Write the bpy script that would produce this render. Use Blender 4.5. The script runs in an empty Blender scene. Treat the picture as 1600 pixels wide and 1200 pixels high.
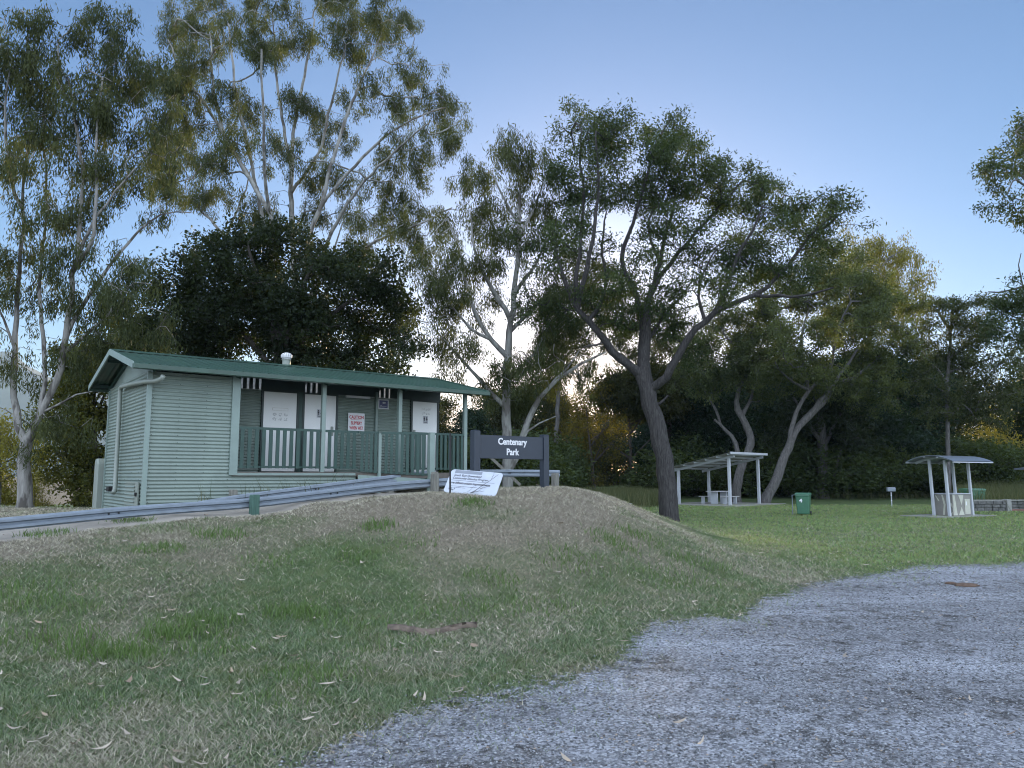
import bpy, bmesh, math, random
import numpy as np
from mathutils import Vector, Matrix
random.seed(7); RNG = np.random.default_rng(7)
R = math.radians
scene = bpy.context.scene
COL = scene.collection

# ------------------------------------------------------------------ camera maths (used to turn measured sight lines into places)
CAM_H = 1.65
PITCH = math.atan(145 / 1200)
def ray(x, y):
    u = (x - 800) / 1200; v = (600 - y) / 1200
    return np.array([u, math.cos(PITCH) - v * math.sin(PITCH), math.sin(PITCH) + v * math.cos(PITCH)])
def at(x, y, Y):
    d = ray(x, y)
    return d / d[1] * Y + np.array([0, 0, CAM_H])
def gp(x, y, z=0.0):
    d = ray(x, y)
    return d * ((z - CAM_H) / d[2]) + np.array([0, 0, CAM_H])

# ------------------------------------------------------------------ bookkeeping helpers
def tag(o, label=None, cat=None, group=None, kind=None):
    if label: o['label'] = label
    if cat: o['category'] = cat
    if group: o['group'] = group
    if kind: o['kind'] = kind
    return o
def empty(name, loc, rz=0.0, label=None, cat=None, group=None):
    o = bpy.data.objects.new(name, None); COL.objects.link(o)
    o.location = loc; o.rotation_euler = (0, 0, rz); o.empty_display_size = 0.3
    return tag(o, label, cat, group)
def link(name, me, mat=None, parent=None, smooth=False):
    o = bpy.data.objects.new(name, me); COL.objects.link(o)
    if mat is not None and len(me.materials) == 0: me.materials.append(mat)
    if parent is not None: o.parent = parent
    if smooth:
        me.polygons.foreach_set('use_smooth', np.ones(len(me.polygons), dtype=bool))
    return o
def copy_tree(o, parent=None):
    c = o.copy(); COL.objects.link(c)
    if parent is not None: c.parent = parent
    for ch in list(o.children): copy_tree(ch, c)
    return c

def fast_mesh(name, verts, faces, cols=None):
    """verts (n,3); faces (m,k) array or list of such arrays; cols (n,3) per-vertex colour."""
    if not isinstance(faces, list): faces = [faces]
    faces = [np.asarray(f, dtype=np.int32) for f in faces if len(f)]
    me = bpy.data.meshes.new(name)
    verts = np.asarray(verts, dtype=np.float32)
    me.vertices.add(len(verts)); me.vertices.foreach_set('co', verts.ravel())
    loops = np.concatenate([f.ravel() for f in faces])
    tot = np.concatenate([np.full(len(f), f.shape[1], dtype=np.int32) for f in faces])
    start = np.concatenate([[0], np.cumsum(tot)[:-1]]).astype(np.int32)
    me.loops.add(len(loops)); me.loops.foreach_set('vertex_index', loops)
    me.polygons.add(len(tot)); me.polygons.foreach_set('loop_start', start)
    try: me.polygons.foreach_set('loop_total', tot)
    except Exception: pass
    if cols is not None:
        a = me.attributes.new('tint', 'FLOAT_COLOR', 'POINT')
        c = np.ones((len(verts), 4), dtype=np.float32); c[:, :3] = cols
        a.data.foreach_set('color', c.ravel())
    me.update(calc_edges=True)
    return me

class MB:
    """collects boxes, bars, tubes, prisms into ONE mesh"""
    def __init__(s): s.v = []; s.f = []
    def add(s, vs, fs):
        n = len(s.v); s.v += [tuple(map(float, p)) for p in vs]; s.f += [tuple(i + n for i in f) for f in fs]
        return s
    def box(s, x0, x1, y0, y1, z0, z1):
        vs = [(x0,y0,z0),(x1,y0,z0),(x1,y1,z0),(x0,y1,z0),(x0,y0,z1),(x1,y0,z1),(x1,y1,z1),(x0,y1,z1)]
        return s.add(vs, [(0,3,2,1),(4,5,6,7),(0,1,5,4),(1,2,6,5),(2,3,7,6),(3,0,4,7)])
    def bar(s, a, b, w, h, up=(0, 0, 1), roll=0.0):
        a = Vector(a); b = Vector(b); d = (b - a).normalized(); up = Vector(up)
        if abs(d.dot(up)) > .99: up = Vector((1, 0, 0))
        sx = d.cross(up).normalized(); sy = sx.cross(d).normalized()
        if roll:
            m = Matrix.Rotation(roll, 3, d); sx = m @ sx; sy = m @ sy
        vs = []
        for p in (a, b):
            for i, j in ((-1,-1),(1,-1),(1,1),(-1,1)): vs.append(p + sx * (i * w / 2) + sy * (j * h / 2))
        return s.add(vs, [(0,1,2,3),(7,6,5,4),(0,4,5,1),(1,5,6,2),(2,6,7,3),(3,7,4,0)])
    def prism(s, pts, axis_a, axis_b, org, ext):
        """polygon pts (2d) in plane org + axis_a*u + axis_b*v, extruded by vector ext"""
        A = Vector(axis_a); B = Vector(axis_b); O = Vector(org); X = Vector(ext); n = len(pts)
        vs = [O + A * u + B * v for u, v in pts] + [O + A * u + B * v + X for u, v in pts]
        fs = [tuple(range(n))[::-1], tuple(range(n, 2 * n))] + [(i, (i + 1) % n, n + (i + 1) % n, n + i) for i in range(n)]
        return s.add(vs, fs)
    def tube(s, pts, r, n=10, cap=True):
        pts = [Vector(p) for p in pts]; rs = r if isinstance(r, (list, tuple)) else [r] * len(pts)
        ref = None; rings = []
        for i, p in enumerate(pts):
            d = (pts[min(i + 1, len(pts) - 1)] - pts[max(i - 1, 0)]).normalized()
            if ref is None: ref = Vector((0, 0, 1)) if abs(d.z) < .9 else Vector((1, 0, 0))
            sx = d.cross(ref).normalized(); sy = d.cross(sx).normalized(); ref = sx.cross(d)
            rings.append([p + sx * (rs[i] * math.cos(2 * math.pi * k / n)) + sy * (rs[i] * math.sin(2 * math.pi * k / n)) for k in range(n)])
        vs = [v for rg in rings for v in rg]; fs = []
        for i in range(len(pts) - 1):
            for k in range(n): fs.append((i*n+k, i*n+(k+1)%n, (i+1)*n+(k+1)%n, (i+1)*n+k))
        if cap: fs += [tuple(range(n)), tuple(range((len(pts)-1)*n, len(pts)*n))[::-1]]
        return s.add(vs, fs)
    def grid(s, P):
        """P[i][j] rows of points"""
        n = len(P); m = len(P[0])
        return s.add([p for r in P for p in r], [(i*m+j, i*m+j+1, (i+1)*m+j+1, (i+1)*m+j) for i in range(n-1) for j in range(m-1)])
    def build(s, name, mat, parent=None, bevel=0.0, smooth=False):
        me = bpy.data.meshes.new(name); me.from_pydata(s.v, [], s.f)
        bm = bmesh.new(); bm.from_mesh(me)
        bmesh.ops.recalc_face_normals(bm, faces=bm.faces)
        if bevel: bmesh.ops.bevel(bm, geom=list(bm.edges), offset=bevel, segments=1, affect='EDGES', profile=.5)
        bm.to_mesh(me); bm.free(); me.update()
        return link(name, me, mat, parent, smooth)

def text_mesh(body, size, extrude=0.002, bold=0.0, align='CENTER', xscale=1.0):
    cu = bpy.data.curves.new('lettering', 'FONT'); cu.body = body; cu.size = size; cu.extrude = extrude
    cu.offset = bold; cu.align_x = align; cu.resolution_u = 3
    o = bpy.data.objects.new('lettering', cu); COL.objects.link(o)
    bpy.context.view_layer.update()
    me = bpy.data.meshes.new_from_object(o.evaluated_get(bpy.context.evaluated_depsgraph_get()))
    bpy.data.objects.remove(o)
    if xscale != 1.0: me.transform(Matrix.Diagonal((xscale, 1, 1, 1)))
    return me
def join_meshes(name, items):
    bm = bmesh.new()
    for me, M in items:
        me.transform(M); bm.from_mesh(me)
    out = bpy.data.meshes.new(name); bm.to_mesh(out); bm.free()
    return out

# ------------------------------------------------------------------ value noise (for ground and scatter)
_tab = np.random.default_rng(3).random((256, 256))
def vnoise(x, y, f):
    x = np.asarray(x) * f + 1000.3; y = np.asarray(y) * f + 1000.7
    xi = np.floor(x).astype(int); yi = np.floor(y).astype(int); fx = x - xi; fy = y - yi
    fx = fx * fx * (3 - 2 * fx); fy = fy * fy * (3 - 2 * fy)
    a = _tab[xi % 256, yi % 256]; b = _tab[(xi + 1) % 256, yi % 256]; c = _tab[xi % 256, (yi + 1) % 256]; d = _tab[(xi + 1) % 256, (yi + 1) % 256]
    return (a * (1 - fx) + b * fx) * (1 - fy) + (c * (1 - fx) + d * fx) * fy
def fbm(x, y, f, o=4):
    s = 0; a = .5
    for k in range(o): s = s + a * vnoise(x + 17 * k, y - 9 * k, f * 2 ** k); a *= .5
    return s / (1 - .5 ** o)
def sstep(a, b, x):
    t = np.clip((x - a) / (b - a), 0, 1); return t * t * (3 - 2 * t)

# ------------------------------------------------------------------ terrain
CP = np.array([(-18,6,.25),(-12,10,.45),(-7.9,11.8,.66),(-5.1,15.2,.9),(-3,17.4,1.2),(-1.2,15.7,1.32),(-.73,15.3,1.33),(.7,16.5,1.42),
               (1.4,20,1.36),(1.4,22,1.33),(-7.6,16,.93),(-1.15,20.9,1.33),(-11,20,.75),(-4,25,1.0),(-12,26,.5),(2,18,1.36),(-6,12.9,.8),(-3.4,16,1.12),(-1.3,14.75,1.335),(-.3,14.3,1.25),(.4,15,1.33)])
POLY = np.array([(-24,5.2),(-14,8.2),(-7.9,11.2),(-5.1,14.5),(-3.0,15.9),(-1.8,14.3),(-.4,14.0),(.6,15.3),(1.05,17),(1.3,19.5),(1.5,23),(-1,27),(-12,27.5),(-24,24)])
def poly_sd(x, y):
    x = np.asarray(x, float); y = np.asarray(y, float)
    d = np.full(x.shape, 1e9); inside = np.zeros(x.shape, bool); n = len(POLY)
    for i in range(n):
        a = POLY[i]; b = POLY[(i + 1) % n]; e = b - a
        t = np.clip(((x - a[0]) * e[0] + (y - a[1]) * e[1]) / (e @ e), 0, 1)
        d = np.minimum(d, np.hypot(x - a[0] - e[0] * t, y - a[1] - e[1] * t))
        c = (a[1] > y) != (b[1] > y)
        with np.errstate(divide='ignore', invalid='ignore'):
            xin = (b[0] - a[0]) * (y - a[1]) / (b[1] - a[1] + 1e-12) + a[0]
        inside ^= c & (x < xin)
    return np.where(inside, -d, d)
def plateau(x, y):
    num = 0; den = 0
    for cx, cy, cz in CP:
        w = 1 / ((x - cx) ** 2 + (y - cy) ** 2 + .35) ** 1.6
        num = num + w * cz; den = den + w
    return num / den
# gravel edge: Y of the far edge of the gravel for each X
GE = np.array([(-30,-2.5),(-6,1.4),(-3,3.0),(-1.9,4.0),(-1.28,4.61),(-.86,5.3),(-.19,5.9),(.36,6.3),(.85,6.9),(1.08,7.5),(1.3,8.2),(1.62,8.75),(2.1,9.05),(2.6,9.35),(3.0,9.9),(3.4,10.6),(4.1,11.4),(5.61,12.9),(7.89,14.6),(9.85,15.08),(14,15.6),(40,19)])
def terrain(x, y):
    x = np.asarray(x, float); y = np.asarray(y, float)
    sd = poly_sd(x, y)
    w = np.interp(x, [-14, -8, -5, -2.5, 0, 1.5, 3], [4.0, 4.3, 6.2, 6.2, 5.0, 4.6, 4.6])
    w = np.where(y > 20, 5.0, w)
    t = np.clip(sd / w, 0, 1)
    f = .5 * (1 + np.cos(np.pi * t ** .92))
    z = plateau(x, y) * f
    z = z + .6 * sstep(46, 75, y) * (1 - sstep(-30, -8, -x) * 0)
    z = z + sstep(-.2, 1.2, y - np.interp(x, GE[:, 0], GE[:, 1])) * (fbm(x, y, 1.1, 4) - .5) * .11 * sstep(5, 8, y) * (1 - sstep(40, 60, y)) * (.4 + .6 * np.clip(f * 3, 0, 1))
    return z
def tz(x, y): return float(terrain(np.array([x]), np.array([y]))[0])

def gravel_edge(x):
    x = np.asarray(x, float)
    return np.interp(x, GE[:, 0], GE[:, 1]) + (vnoise(x, x * 0, 1.7) - .5) * .40 + (vnoise(x, x * 0 + 5, 5.0) - .5) * .16
def dryness(x, y):
    """0 green .. 1 dry straw and bare soil"""
    sd = poly_sd(x, y)
    top = sstep(4.0, .4, sd) * .72 + sstep(4.5, 2.5, np.abs(x + 4.2)) * 0
    n = fbm(x, y, .55, 4); n2 = fbm(x + 40, y, 1.7, 3)
    right = sstep(-3, 2, x) * sstep(5.5, 1.0, sd) * .30
    d = top + right + (n - .5) * 1.35 + (n2 - .5) * .75 + .24
    d = d * (1 - .75 * sstep(20, 30, y)) * (1 - .7 * sstep(3.5, 7, x))
    return np.clip(d, 0, 1)

# ------------------------------------------------------------------ materials
def new_mat(name):
    m = bpy.data.materials.new(name); m.use_nodes = True
    nt = m.node_tree; return m, nt, nt.nodes['Principled BSDF']
def N(nt, t, **kw):
    n = nt.nodes.new(t)
    for k, v in kw.items(): setattr(n, k, v)
    return n
def ramp(nt, stops):
    r = N(nt, 'ShaderNodeValToRGB'); e = r.color_ramp.elements
    while len(e) < len(stops): e.new(.5)
    for i, (p, c) in enumerate(stops): e[i].position = p; e[i].color = (*c, 1)
    return r
def simple(name, col, rough=.6, metal=0.0, var=.15, scale=6.0, bump=0.0, bscale=40.0, dirt=None, spec=.5, stretch=(1,1,1)):
    m, nt, p = new_mat(name)
    tc = N(nt, 'ShaderNodeTexCoord'); mp = N(nt, 'ShaderNodeMapping'); mp.inputs['Scale'].default_value = stretch
    nt.links.new(tc.outputs['Object'], mp.inputs[0])
    no = N(nt, 'ShaderNodeTexNoise'); no.inputs['Scale'].default_value = scale; no.inputs['Detail'].default_value = 6; no.inputs['Roughness'].default_value = .65
    nt.links.new(mp.outputs[0], no.inputs['Vector'])
    lo = tuple(c * (1 - var) for c in col); hi = tuple(min(1, c * (1 + var)) for c in col)
    stops = [(.3, lo), (.7, hi)]
    if dirt: stops = [(.22, dirt), (.42, lo), (.75, hi)]
    r = ramp(nt, stops); nt.links.new(no.outputs['Fac'], r.inputs[0]); nt.links.new(r.outputs[0], p.inputs['Base Color'])
    p.inputs['Roughness'].default_value = rough; p.inputs['Metallic'].default_value = metal; p.inputs['Specular IOR Level'].default_value = spec
    if bump:
        nb = N(nt, 'ShaderNodeTexNoise'); nb.inputs['Scale'].default_value = bscale; nb.inputs['Detail'].default_value = 5
        nt.links.new(mp.outputs[0], nb.inputs['Vector'])
        b = N(nt, 'ShaderNodeBump'); b.inputs['Strength'].default_value = 1; b.inputs['Distance'].default_value = bump
        nt.links.new(nb.outputs['Fac'], b.inputs['Height']); nt.links.new(b.outputs[0], p.inputs['Normal'])
    return m
def tinted(name, rough=.6, transl=0.0, tcol=(1.6, 1.5, .6), spec=.3):
    """base colour from the mesh's own 'tint' colour; thin leaves let light through"""
    m, nt, p = new_mat(name)
    a = N(nt, 'ShaderNodeAttribute', attribute_name='tint')
    nt.links.new(a.outputs['Color'], p.inputs['Base Color']); p.inputs['Roughness'].default_value = rough; p.inputs['Specular IOR Level'].default_value = spec
    if transl:
        mul = N(nt, 'ShaderNodeMix', data_type='RGBA', blend_type='MULTIPLY'); mul.inputs['Factor'].default_value = 1
        nt.links.new(a.outputs['Color'], mul.inputs['A']); mul.inputs['B'].default_value = (*tcol, 1)
        t = N(nt, 'ShaderNodeBsdfTranslucent'); nt.links.new(mul.outputs['Result'], t.inputs['Color'])
        mx = N(nt, 'ShaderNodeMixShader'); mx.inputs[0].default_value = transl
        out = nt.nodes['Material Output']
        nt.links.new(p.outputs[0], mx.inputs[1]); nt.links.new(t.outputs[0], mx.inputs[2]); nt.links.new(mx.outputs[0], out.inputs['Surface'])
    return m
def bark(name, c0, c1, sx=9, sz=1.2, bump=.03, patch=None):
    m, nt, p = new_mat(name)
    tc = N(nt, 'ShaderNodeTexCoord'); mp = N(nt, 'ShaderNodeMapping'); mp.inputs['Scale'].default_value = (sx, sx, sz)
    nt.links.new(tc.outputs['Object'], mp.inputs[0])
    no = N(nt, 'ShaderNodeTexNoise'); no.inputs['Scale'].default_value = 1.6; no.inputs['Detail'].default_value = 8; no.inputs['Roughness'].default_value = .7; no.inputs['Distortion'].default_value = .6
    nt.links.new(mp.outputs[0], no.inputs['Vector'])
    st = [(.32, c0), (.68, c1)]
    r = ramp(nt, st); nt.links.new(no.outputs['Fac'], r.inputs[0]); colout = r.outputs[0]
    if patch:
        n2 = N(nt, 'ShaderNodeTexNoise'); n2.inputs['Scale'].default_value = 2.2; n2.inputs['Detail'].default_value = 3
        mp2 = N(nt, 'ShaderNodeMapping'); mp2.inputs['Scale'].default_value = (1.5, 1.5, .5); nt.links.new(tc.outputs['Object'], mp2.inputs[0]); nt.links.new(mp2.outputs[0], n2.inputs['Vector'])
        r2 = ramp(nt, [(.5, (0,0,0)), (.58, (1,1,1))]); nt.links.new(n2.outputs['Fac'], r2.inputs[0])
        mx = N(nt, 'ShaderNodeMix', data_type='RGBA'); nt.links.new(r2.outputs[0], mx.inputs['Factor']); nt.links.new(colout, mx.inputs['A']); mx.inputs['B'].default_value = (*patch, 1)
        colout = mx.outputs['Result']
    nt.links.new(colout, p.inputs['Base Color']); p.inputs['Roughness'].default_value = .9; p.inputs['Specular IOR Level'].default_value = .2
    b = N(nt, 'ShaderNodeBump'); b.inputs['Distance'].default_value = bump; b.inputs['Strength'].default_value = 1
    nt.links.new(no.outputs['Fac'], b.inputs['Height']); nt.links.new(b.outputs[0], p.inputs['Normal'])
    return m

M = {}
M['wall'] = simple('corrugated_pale_green', (.185,.230,.196), .45, .0, .10, 1.3, spec=.5, dirt=(.125,.155,.125), stretch=(1,1,.35))
M['trim'] = simple('trim_pale_green', (.18,.235,.205), .45, 0, .08, 3)
M['roof'] = simple('roof_dark_green', (.027,.066,.044), .38, 0, .22, 2.2, spec=.5, dirt=(.042,.078,.060))
M['rail_green'] = simple('rail_dark_green', (.016,.048,.036), .5, 0, .2, 5)
M['frame_dark'] = simple('dark_frame', (.02,.035,.03), .5, 0, .2, 5)
M['door'] = simple('white_door_paint', (.74,.74,.71), .45, 0, .03, 2)
M['ghost'] = simple('faint_grey_mark', (.46,.46,.44), .6, 0, .2, 60)
M['ghost2'] = simple('faint_brown_mark', (.50,.47,.40), .6, 0, .1, 40)
M['plate_grey'] = simple('grey_plate', (.40,.41,.42), .4, 0, .05, 20)
M['ink'] = simple('black_ink', (.02,.02,.022), .5, 0, .1, 20)
M['red'] = simple('red_letters', (.42,.03,.04), .5, 0, .1, 20)
M['white'] = simple('white_sheet', (.64,.64,.64), .4, 0, .03, 8)
M['navy_panel'] = simple('navy_panel', (.02,.025,.10), .4, 0, .1, 20)
M['deck'] = simple('deck_boards', (.10,.085,.07), .8, 0, .3, 8)
M['pale_pipe'] = simple('pale_pipe', (.21,.235,.20), .45, 0, .08, 3)
M['skylight'] = None
M['galv'] = simple('galvanised_steel', (.20,.235,.27), .5, .1, .14, 5, bump=.0006, bscale=60, dirt=(.15,.165,.175), stretch=(1,1,3))
M['post_green'] = simple('green_timber_post', (.045,.10,.075), .75, 0, .25, 9, bump=.003, bscale=30, stretch=(4,4,.5))
M['timber_grey'] = simple('weathered_timber', (.16,.155,.13), .85, 0, .35, 9, bump=.006, bscale=14, stretch=(5,5,.4))
M['navy'] = simple('charcoal_blue_paint', (.020,.027,.039), .42, 0, .10, 4)
M['black_steel'] = simple('black_steel', (.012,.012,.012), .6, .3, .2, 20)
M['concrete'] = simple('pale_concrete', (.27,.245,.205), .9, 0, .18, 2.0, bump=.004, bscale=60, dirt=(.18,.16,.13))
M['slab'] = simple('slab_concrete', (.25,.245,.22), .9, 0, .15, 2.0, bump=.003, bscale=60)
M['shelter_white'] = simple('off_white_steel', (.40,.42,.44), .4, 0, .05, 3)
M['roof_under'] = simple('cream_roof_sheet', (.36,.36,.33), .5, 0, .1, 2)
M['table'] = simple('pale_table_slats', (.45,.45,.43), .5, 0, .1, 12)
M['curve_roof'] = simple('grey_curved_sheet', (.16,.18,.21), .35, .4, .1, 3)
M['bbq_a'] = simple('bbq_panel_taupe', (.20,.19,.165), .5, 0, .1, 5)
M['bbq_b'] = simple('bbq_panel_cream', (.42,.42,.34), .5, 0, .1, 5)
M['bin'] = simple('bin_green_plastic', (.045,.135,.078), .42, 0, .12, 4)
M['bin_lid'] = simple('bin_lid_green', (.055,.16,.095), .4, 0, .1, 4)
M['rubber'] = simple('black_rubber', (.015,.015,.015), .7, 0, .1, 10)
M['stone'] = simple('mossy_stone_block', (.13,.13,.12), .9, 0, .35, 5, bump=.02, bscale=9, dirt=(.04,.045,.04))
M['stone_cap'] = simple('pale_stone_cap', (.26,.26,.235), .9, 0, .2, 5, bump=.01, bscale=15)
M['steel_box'] = simple('dull_steel_box', (.20,.22,.25), .45, .4, .1, 6)

def skylight_mat():
    m, nt, p = new_mat('translucent_sheet')
    t = N(nt, 'ShaderNodeBsdfTranslucent'); t.inputs[0].default_value = (.85,.85,.82,1)
    p.inputs['Base Color'].default_value = (.8,.8,.78,1)
    no = N(nt, 'ShaderNodeTexNoise'); no.inputs['Scale'].default_value = 8
    r = ramp(nt, [(.3, (.14,.14,.13)), (.7, (.24,.24,.22))]); nt.links.new(no.outputs['Fac'], r.inputs[0]); nt.links.new(r.outputs[0], t.inputs[0])
    mx = N(nt, 'ShaderNodeMixShader'); mx.inputs[0].default_value = .8
    nt.links.new(p.outputs[0], mx.inputs[1]); nt.links.new(t.outputs[0], mx.inputs[2]); nt.links.new(mx.outputs[0], nt.nodes['Material Output'].inputs['Surface'])
    return m
M['skylight'] = skylight_mat()

M['gum_leaf'] = tinted('gum_leaves', .6, .34, (2.0, 1.9, .65), .12)
M['leaf'] = tinted('broad_leaves', .55, .35, (2.3, 2.0, .42), .15)
M['blade'] = tinted('grass_blades', .6, .25, (1.4, 1.5, .5), .25)
M['straw'] = tinted('dry_straw', .8, .1, (1.2, 1.1, .8), .2)
M['litterleaf'] = tinted('fallen_gum_leaves', .55, 0, spec=.4)
M['stones'] = tinted('loose_stones', .85, 0, spec=.3)
M['bark_pale'] = bark('pale_gum_bark', (.15,.148,.132), (.29,.287,.262), 5, 1.0, .006, patch=(.12,.112,.10))
M['bark_mid'] = bark('blotched_gum_bark', (.13,.124,.11), (.29,.28,.255), 5, .9, .01, patch=(.08,.073,.064))
M['bark_iron'] = bark('furrowed_dark_bark', (.014,.0135,.013), (.088,.082,.078), 16, 1.6, .06)
M['bark_grey'] = bark('grey_bark', (.045,.043,.04), (.165,.158,.15), 12, 1.6, .04)
M['bark_dark'] = bark('dark_brown_bark', (.035,.03,.026), (.10,.088,.078), 10, 1.5, .04)  # bark mixed from two dark browns

# ------------------------------------------------------------------ world, sun, camera
SUN_EL, SUN_AZ = R(7.4), R(5.5); FILL_SKY = 12.5
w = bpy.data.worlds.new('World'); scene.world = w; w.use_nodes = True
nt = w.node_tree; bg = nt.nodes['Background']
sky = N(nt, 'ShaderNodeTexSky'); sky.sky_type = 'NISHITA'; sky.sun_disc = False
sky.sun_elevation = SUN_EL; sky.sun_rotation = SUN_AZ; sky.altitude = 100; sky.air_density = 1.0; sky.dust_density = .55; sky.ozone_density = 5.0
tint = N(nt, 'ShaderNodeMix', data_type='RGBA', blend_type='MULTIPLY'); tint.inputs['Factor'].default_value = 1; tint.inputs['B'].default_value = (1.68, 1.27, 1.08, 1)
nt.links.new(sky.outputs[0], tint.inputs['A'])
# added fill light: unseen bright mottled sky over and behind the viewer
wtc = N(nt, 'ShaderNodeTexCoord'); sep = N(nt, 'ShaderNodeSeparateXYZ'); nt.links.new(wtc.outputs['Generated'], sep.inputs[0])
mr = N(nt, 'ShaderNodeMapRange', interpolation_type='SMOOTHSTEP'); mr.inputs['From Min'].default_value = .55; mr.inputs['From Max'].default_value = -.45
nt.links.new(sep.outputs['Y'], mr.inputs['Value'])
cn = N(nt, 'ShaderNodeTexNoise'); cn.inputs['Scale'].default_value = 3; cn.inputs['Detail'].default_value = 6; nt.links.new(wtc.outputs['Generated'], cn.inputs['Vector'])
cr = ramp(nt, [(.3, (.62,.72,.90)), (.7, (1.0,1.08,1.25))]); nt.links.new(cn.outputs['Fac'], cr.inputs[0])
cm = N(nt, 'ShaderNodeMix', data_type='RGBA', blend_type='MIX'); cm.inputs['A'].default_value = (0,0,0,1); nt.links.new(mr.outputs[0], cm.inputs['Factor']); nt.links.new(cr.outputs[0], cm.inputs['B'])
sc_ = N(nt, 'ShaderNodeVectorMath', operation='SCALE'); sc_.inputs['Scale'].default_value = FILL_SKY; nt.links.new(cm.outputs['Result'], sc_.inputs[0])
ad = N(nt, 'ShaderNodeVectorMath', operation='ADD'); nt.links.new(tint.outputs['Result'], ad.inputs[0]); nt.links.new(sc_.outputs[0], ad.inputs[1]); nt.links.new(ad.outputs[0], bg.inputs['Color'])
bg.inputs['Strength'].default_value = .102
sl = bpy.data.lights.new('sun', 'SUN'); sl.energy = 5.0; sl.angle = R(.6); sl.color = (1, .78, .50)
so = bpy.data.objects.new('sun', sl); COL.objects.link(so)
sd_ = Vector((math.sin(SUN_AZ) * math.cos(SUN_EL), math.cos(SUN_AZ) * math.cos(SUN_EL), math.sin(SUN_EL)))
so.rotation_euler = (-sd_).to_track_quat('-Z', 'Y').to_euler(); so.location = (5, 60, 20)
cam = bpy.data.cameras.new('camera'); cam.lens = 27; cam.sensor_width = 36; cam.clip_end = 6000; cam.clip_start = .05
co = bpy.data.objects.new('camera', cam); COL.objects.link(co); co.location = (0, 0, CAM_H); co.rotation_euler = (math.pi / 2 + PITCH, 0, 0)
scene.camera = co
scene.view_settings.view_transform = 'Standard'; scene.view_settings.look = 'None'; scene.view_settings.exposure = 1.0; scene.view_settings.gamma = 1
scene.render.engine = 'CYCLES'
cy = scene.cycles; cy.max_bounces = 6; cy.sample_clamp_indirect = 4; cy.diffuse_bounces = 3; cy.glossy_bounces = 2; cy.transmission_bounces = 4; cy.transparent_max_bounces = 4
cy.use_denoising = True; cy.filter_width = 1.05; cy.caustics_reflective = False; cy.caustics_refractive = False

# ------------------------------------------------------------------ ground sheet
def graded(dense0, dense1, step, lo, hi, grow=1.12):
    a = list(np.arange(dense0, dense1 + 1e-6, step)); s = step
    while a[-1] < hi: s *= grow; a.append(a[-1] + s)
    s = step; b = [dense0]
    while b[-1] > lo: s *= grow; b.append(b[-1] - s)
    return np.array(b[1:][::-1] + a)
gx = graded(-12, 9, .13, -2500, 2500); gy = graded(2, 24, .13, -300, 4000)
GX, GY = np.meshgrid(gx, gy, indexing='ij'); GZ = terrain(GX, GY)
nx, ny = GX.shape
idx = np.arange(nx * ny).reshape(nx, ny)
faces = np.stack([idx[:-1, :-1], idx[1:, :-1], idx[1:, 1:], idx[:-1, 1:]], -1).reshape(-1, 4)
me = fast_mesh('ground', np.stack([GX, GY, GZ], -1).reshape(-1, 3), faces)
dr = dryness(GX, GY)
dr = np.maximum(dr, sstep(-18, -26, GX) * sstep(30, 42, GY))
a = me.attributes.new('dry', 'FLOAT', 'POINT'); a.data.foreach_set('value', dr.ravel().astype(np.float32))
def ground_mat():
    m, nt, p = new_mat('grass_and_soil')
    at_ = N(nt, 'ShaderNodeAttribute', attribute_name='dry')
    tc = N(nt, 'ShaderNodeTexCoord')
    n1 = N(nt, 'ShaderNodeTexNoise'); n1.inputs['Scale'].default_value = 1.1; n1.inputs['Detail'].default_value = 10; n1.inputs['Roughness'].default_value = .75
    n2 = N(nt, 'ShaderNodeTexNoise'); n2.inputs['Scale'].default_value = 28; n2.inputs['Detail'].default_value = 6; n2.inputs['Roughness'].default_value = .8
    for n in (n1, n2): nt.links.new(tc.outputs['Object'], n.inputs['Vector'])
    g = ramp(nt, [(.3, (.040,.062,.026)), (.5, (.075,.11,.042)), (.7, (.13,.16,.07))]); nt.links.new(n1.outputs['Fac'], g.inputs[0])
    d = ramp(nt, [(.32, (.075,.06,.048)), (.5, (.17,.145,.11)), (.68, (.30,.265,.20))]); nt.links.new(n2.outputs['Fac'], d.inputs[0])
    ad = N(nt, 'ShaderNodeMath', operation='MULTIPLY_ADD'); ad.inputs[1].default_value = .9; ad.inputs[2].default_value = -.45; nt.links.new(n2.outputs['Fac'], ad.inputs[0])
    ad2 = N(nt, 'ShaderNodeMath', operation='ADD', use_clamp=True); nt.links.new(ad.outputs[0], ad2.inputs[0]); nt.links.new(at_.outputs['Fac'], ad2.inputs[1])
    mx = N(nt, 'ShaderNodeMix', data_type='RGBA'); nt.links.new(ad2.outputs[0], mx.inputs['Factor']); nt.links.new(g.outputs[0], mx.inputs['A']); nt.links.new(d.outputs[0], mx.inputs['B'])
    nt.links.new(mx.outputs['Result'], p.inputs['Base Color']); p.inputs['Roughness'].default_value = .95; p.inputs['Specular IOR Level'].default_value = .1
    b = N(nt, 'ShaderNodeBump'); b.inputs['Distance'].default_value = .03; nt.links.new(n2.outputs['Fac'], b.inputs['Height']); nt.links.new(b.outputs[0], p.inputs['Normal'])
    return m
ground = link('ground', me, ground_mat(), smooth=True); tag(ground, kind='structure')

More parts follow.
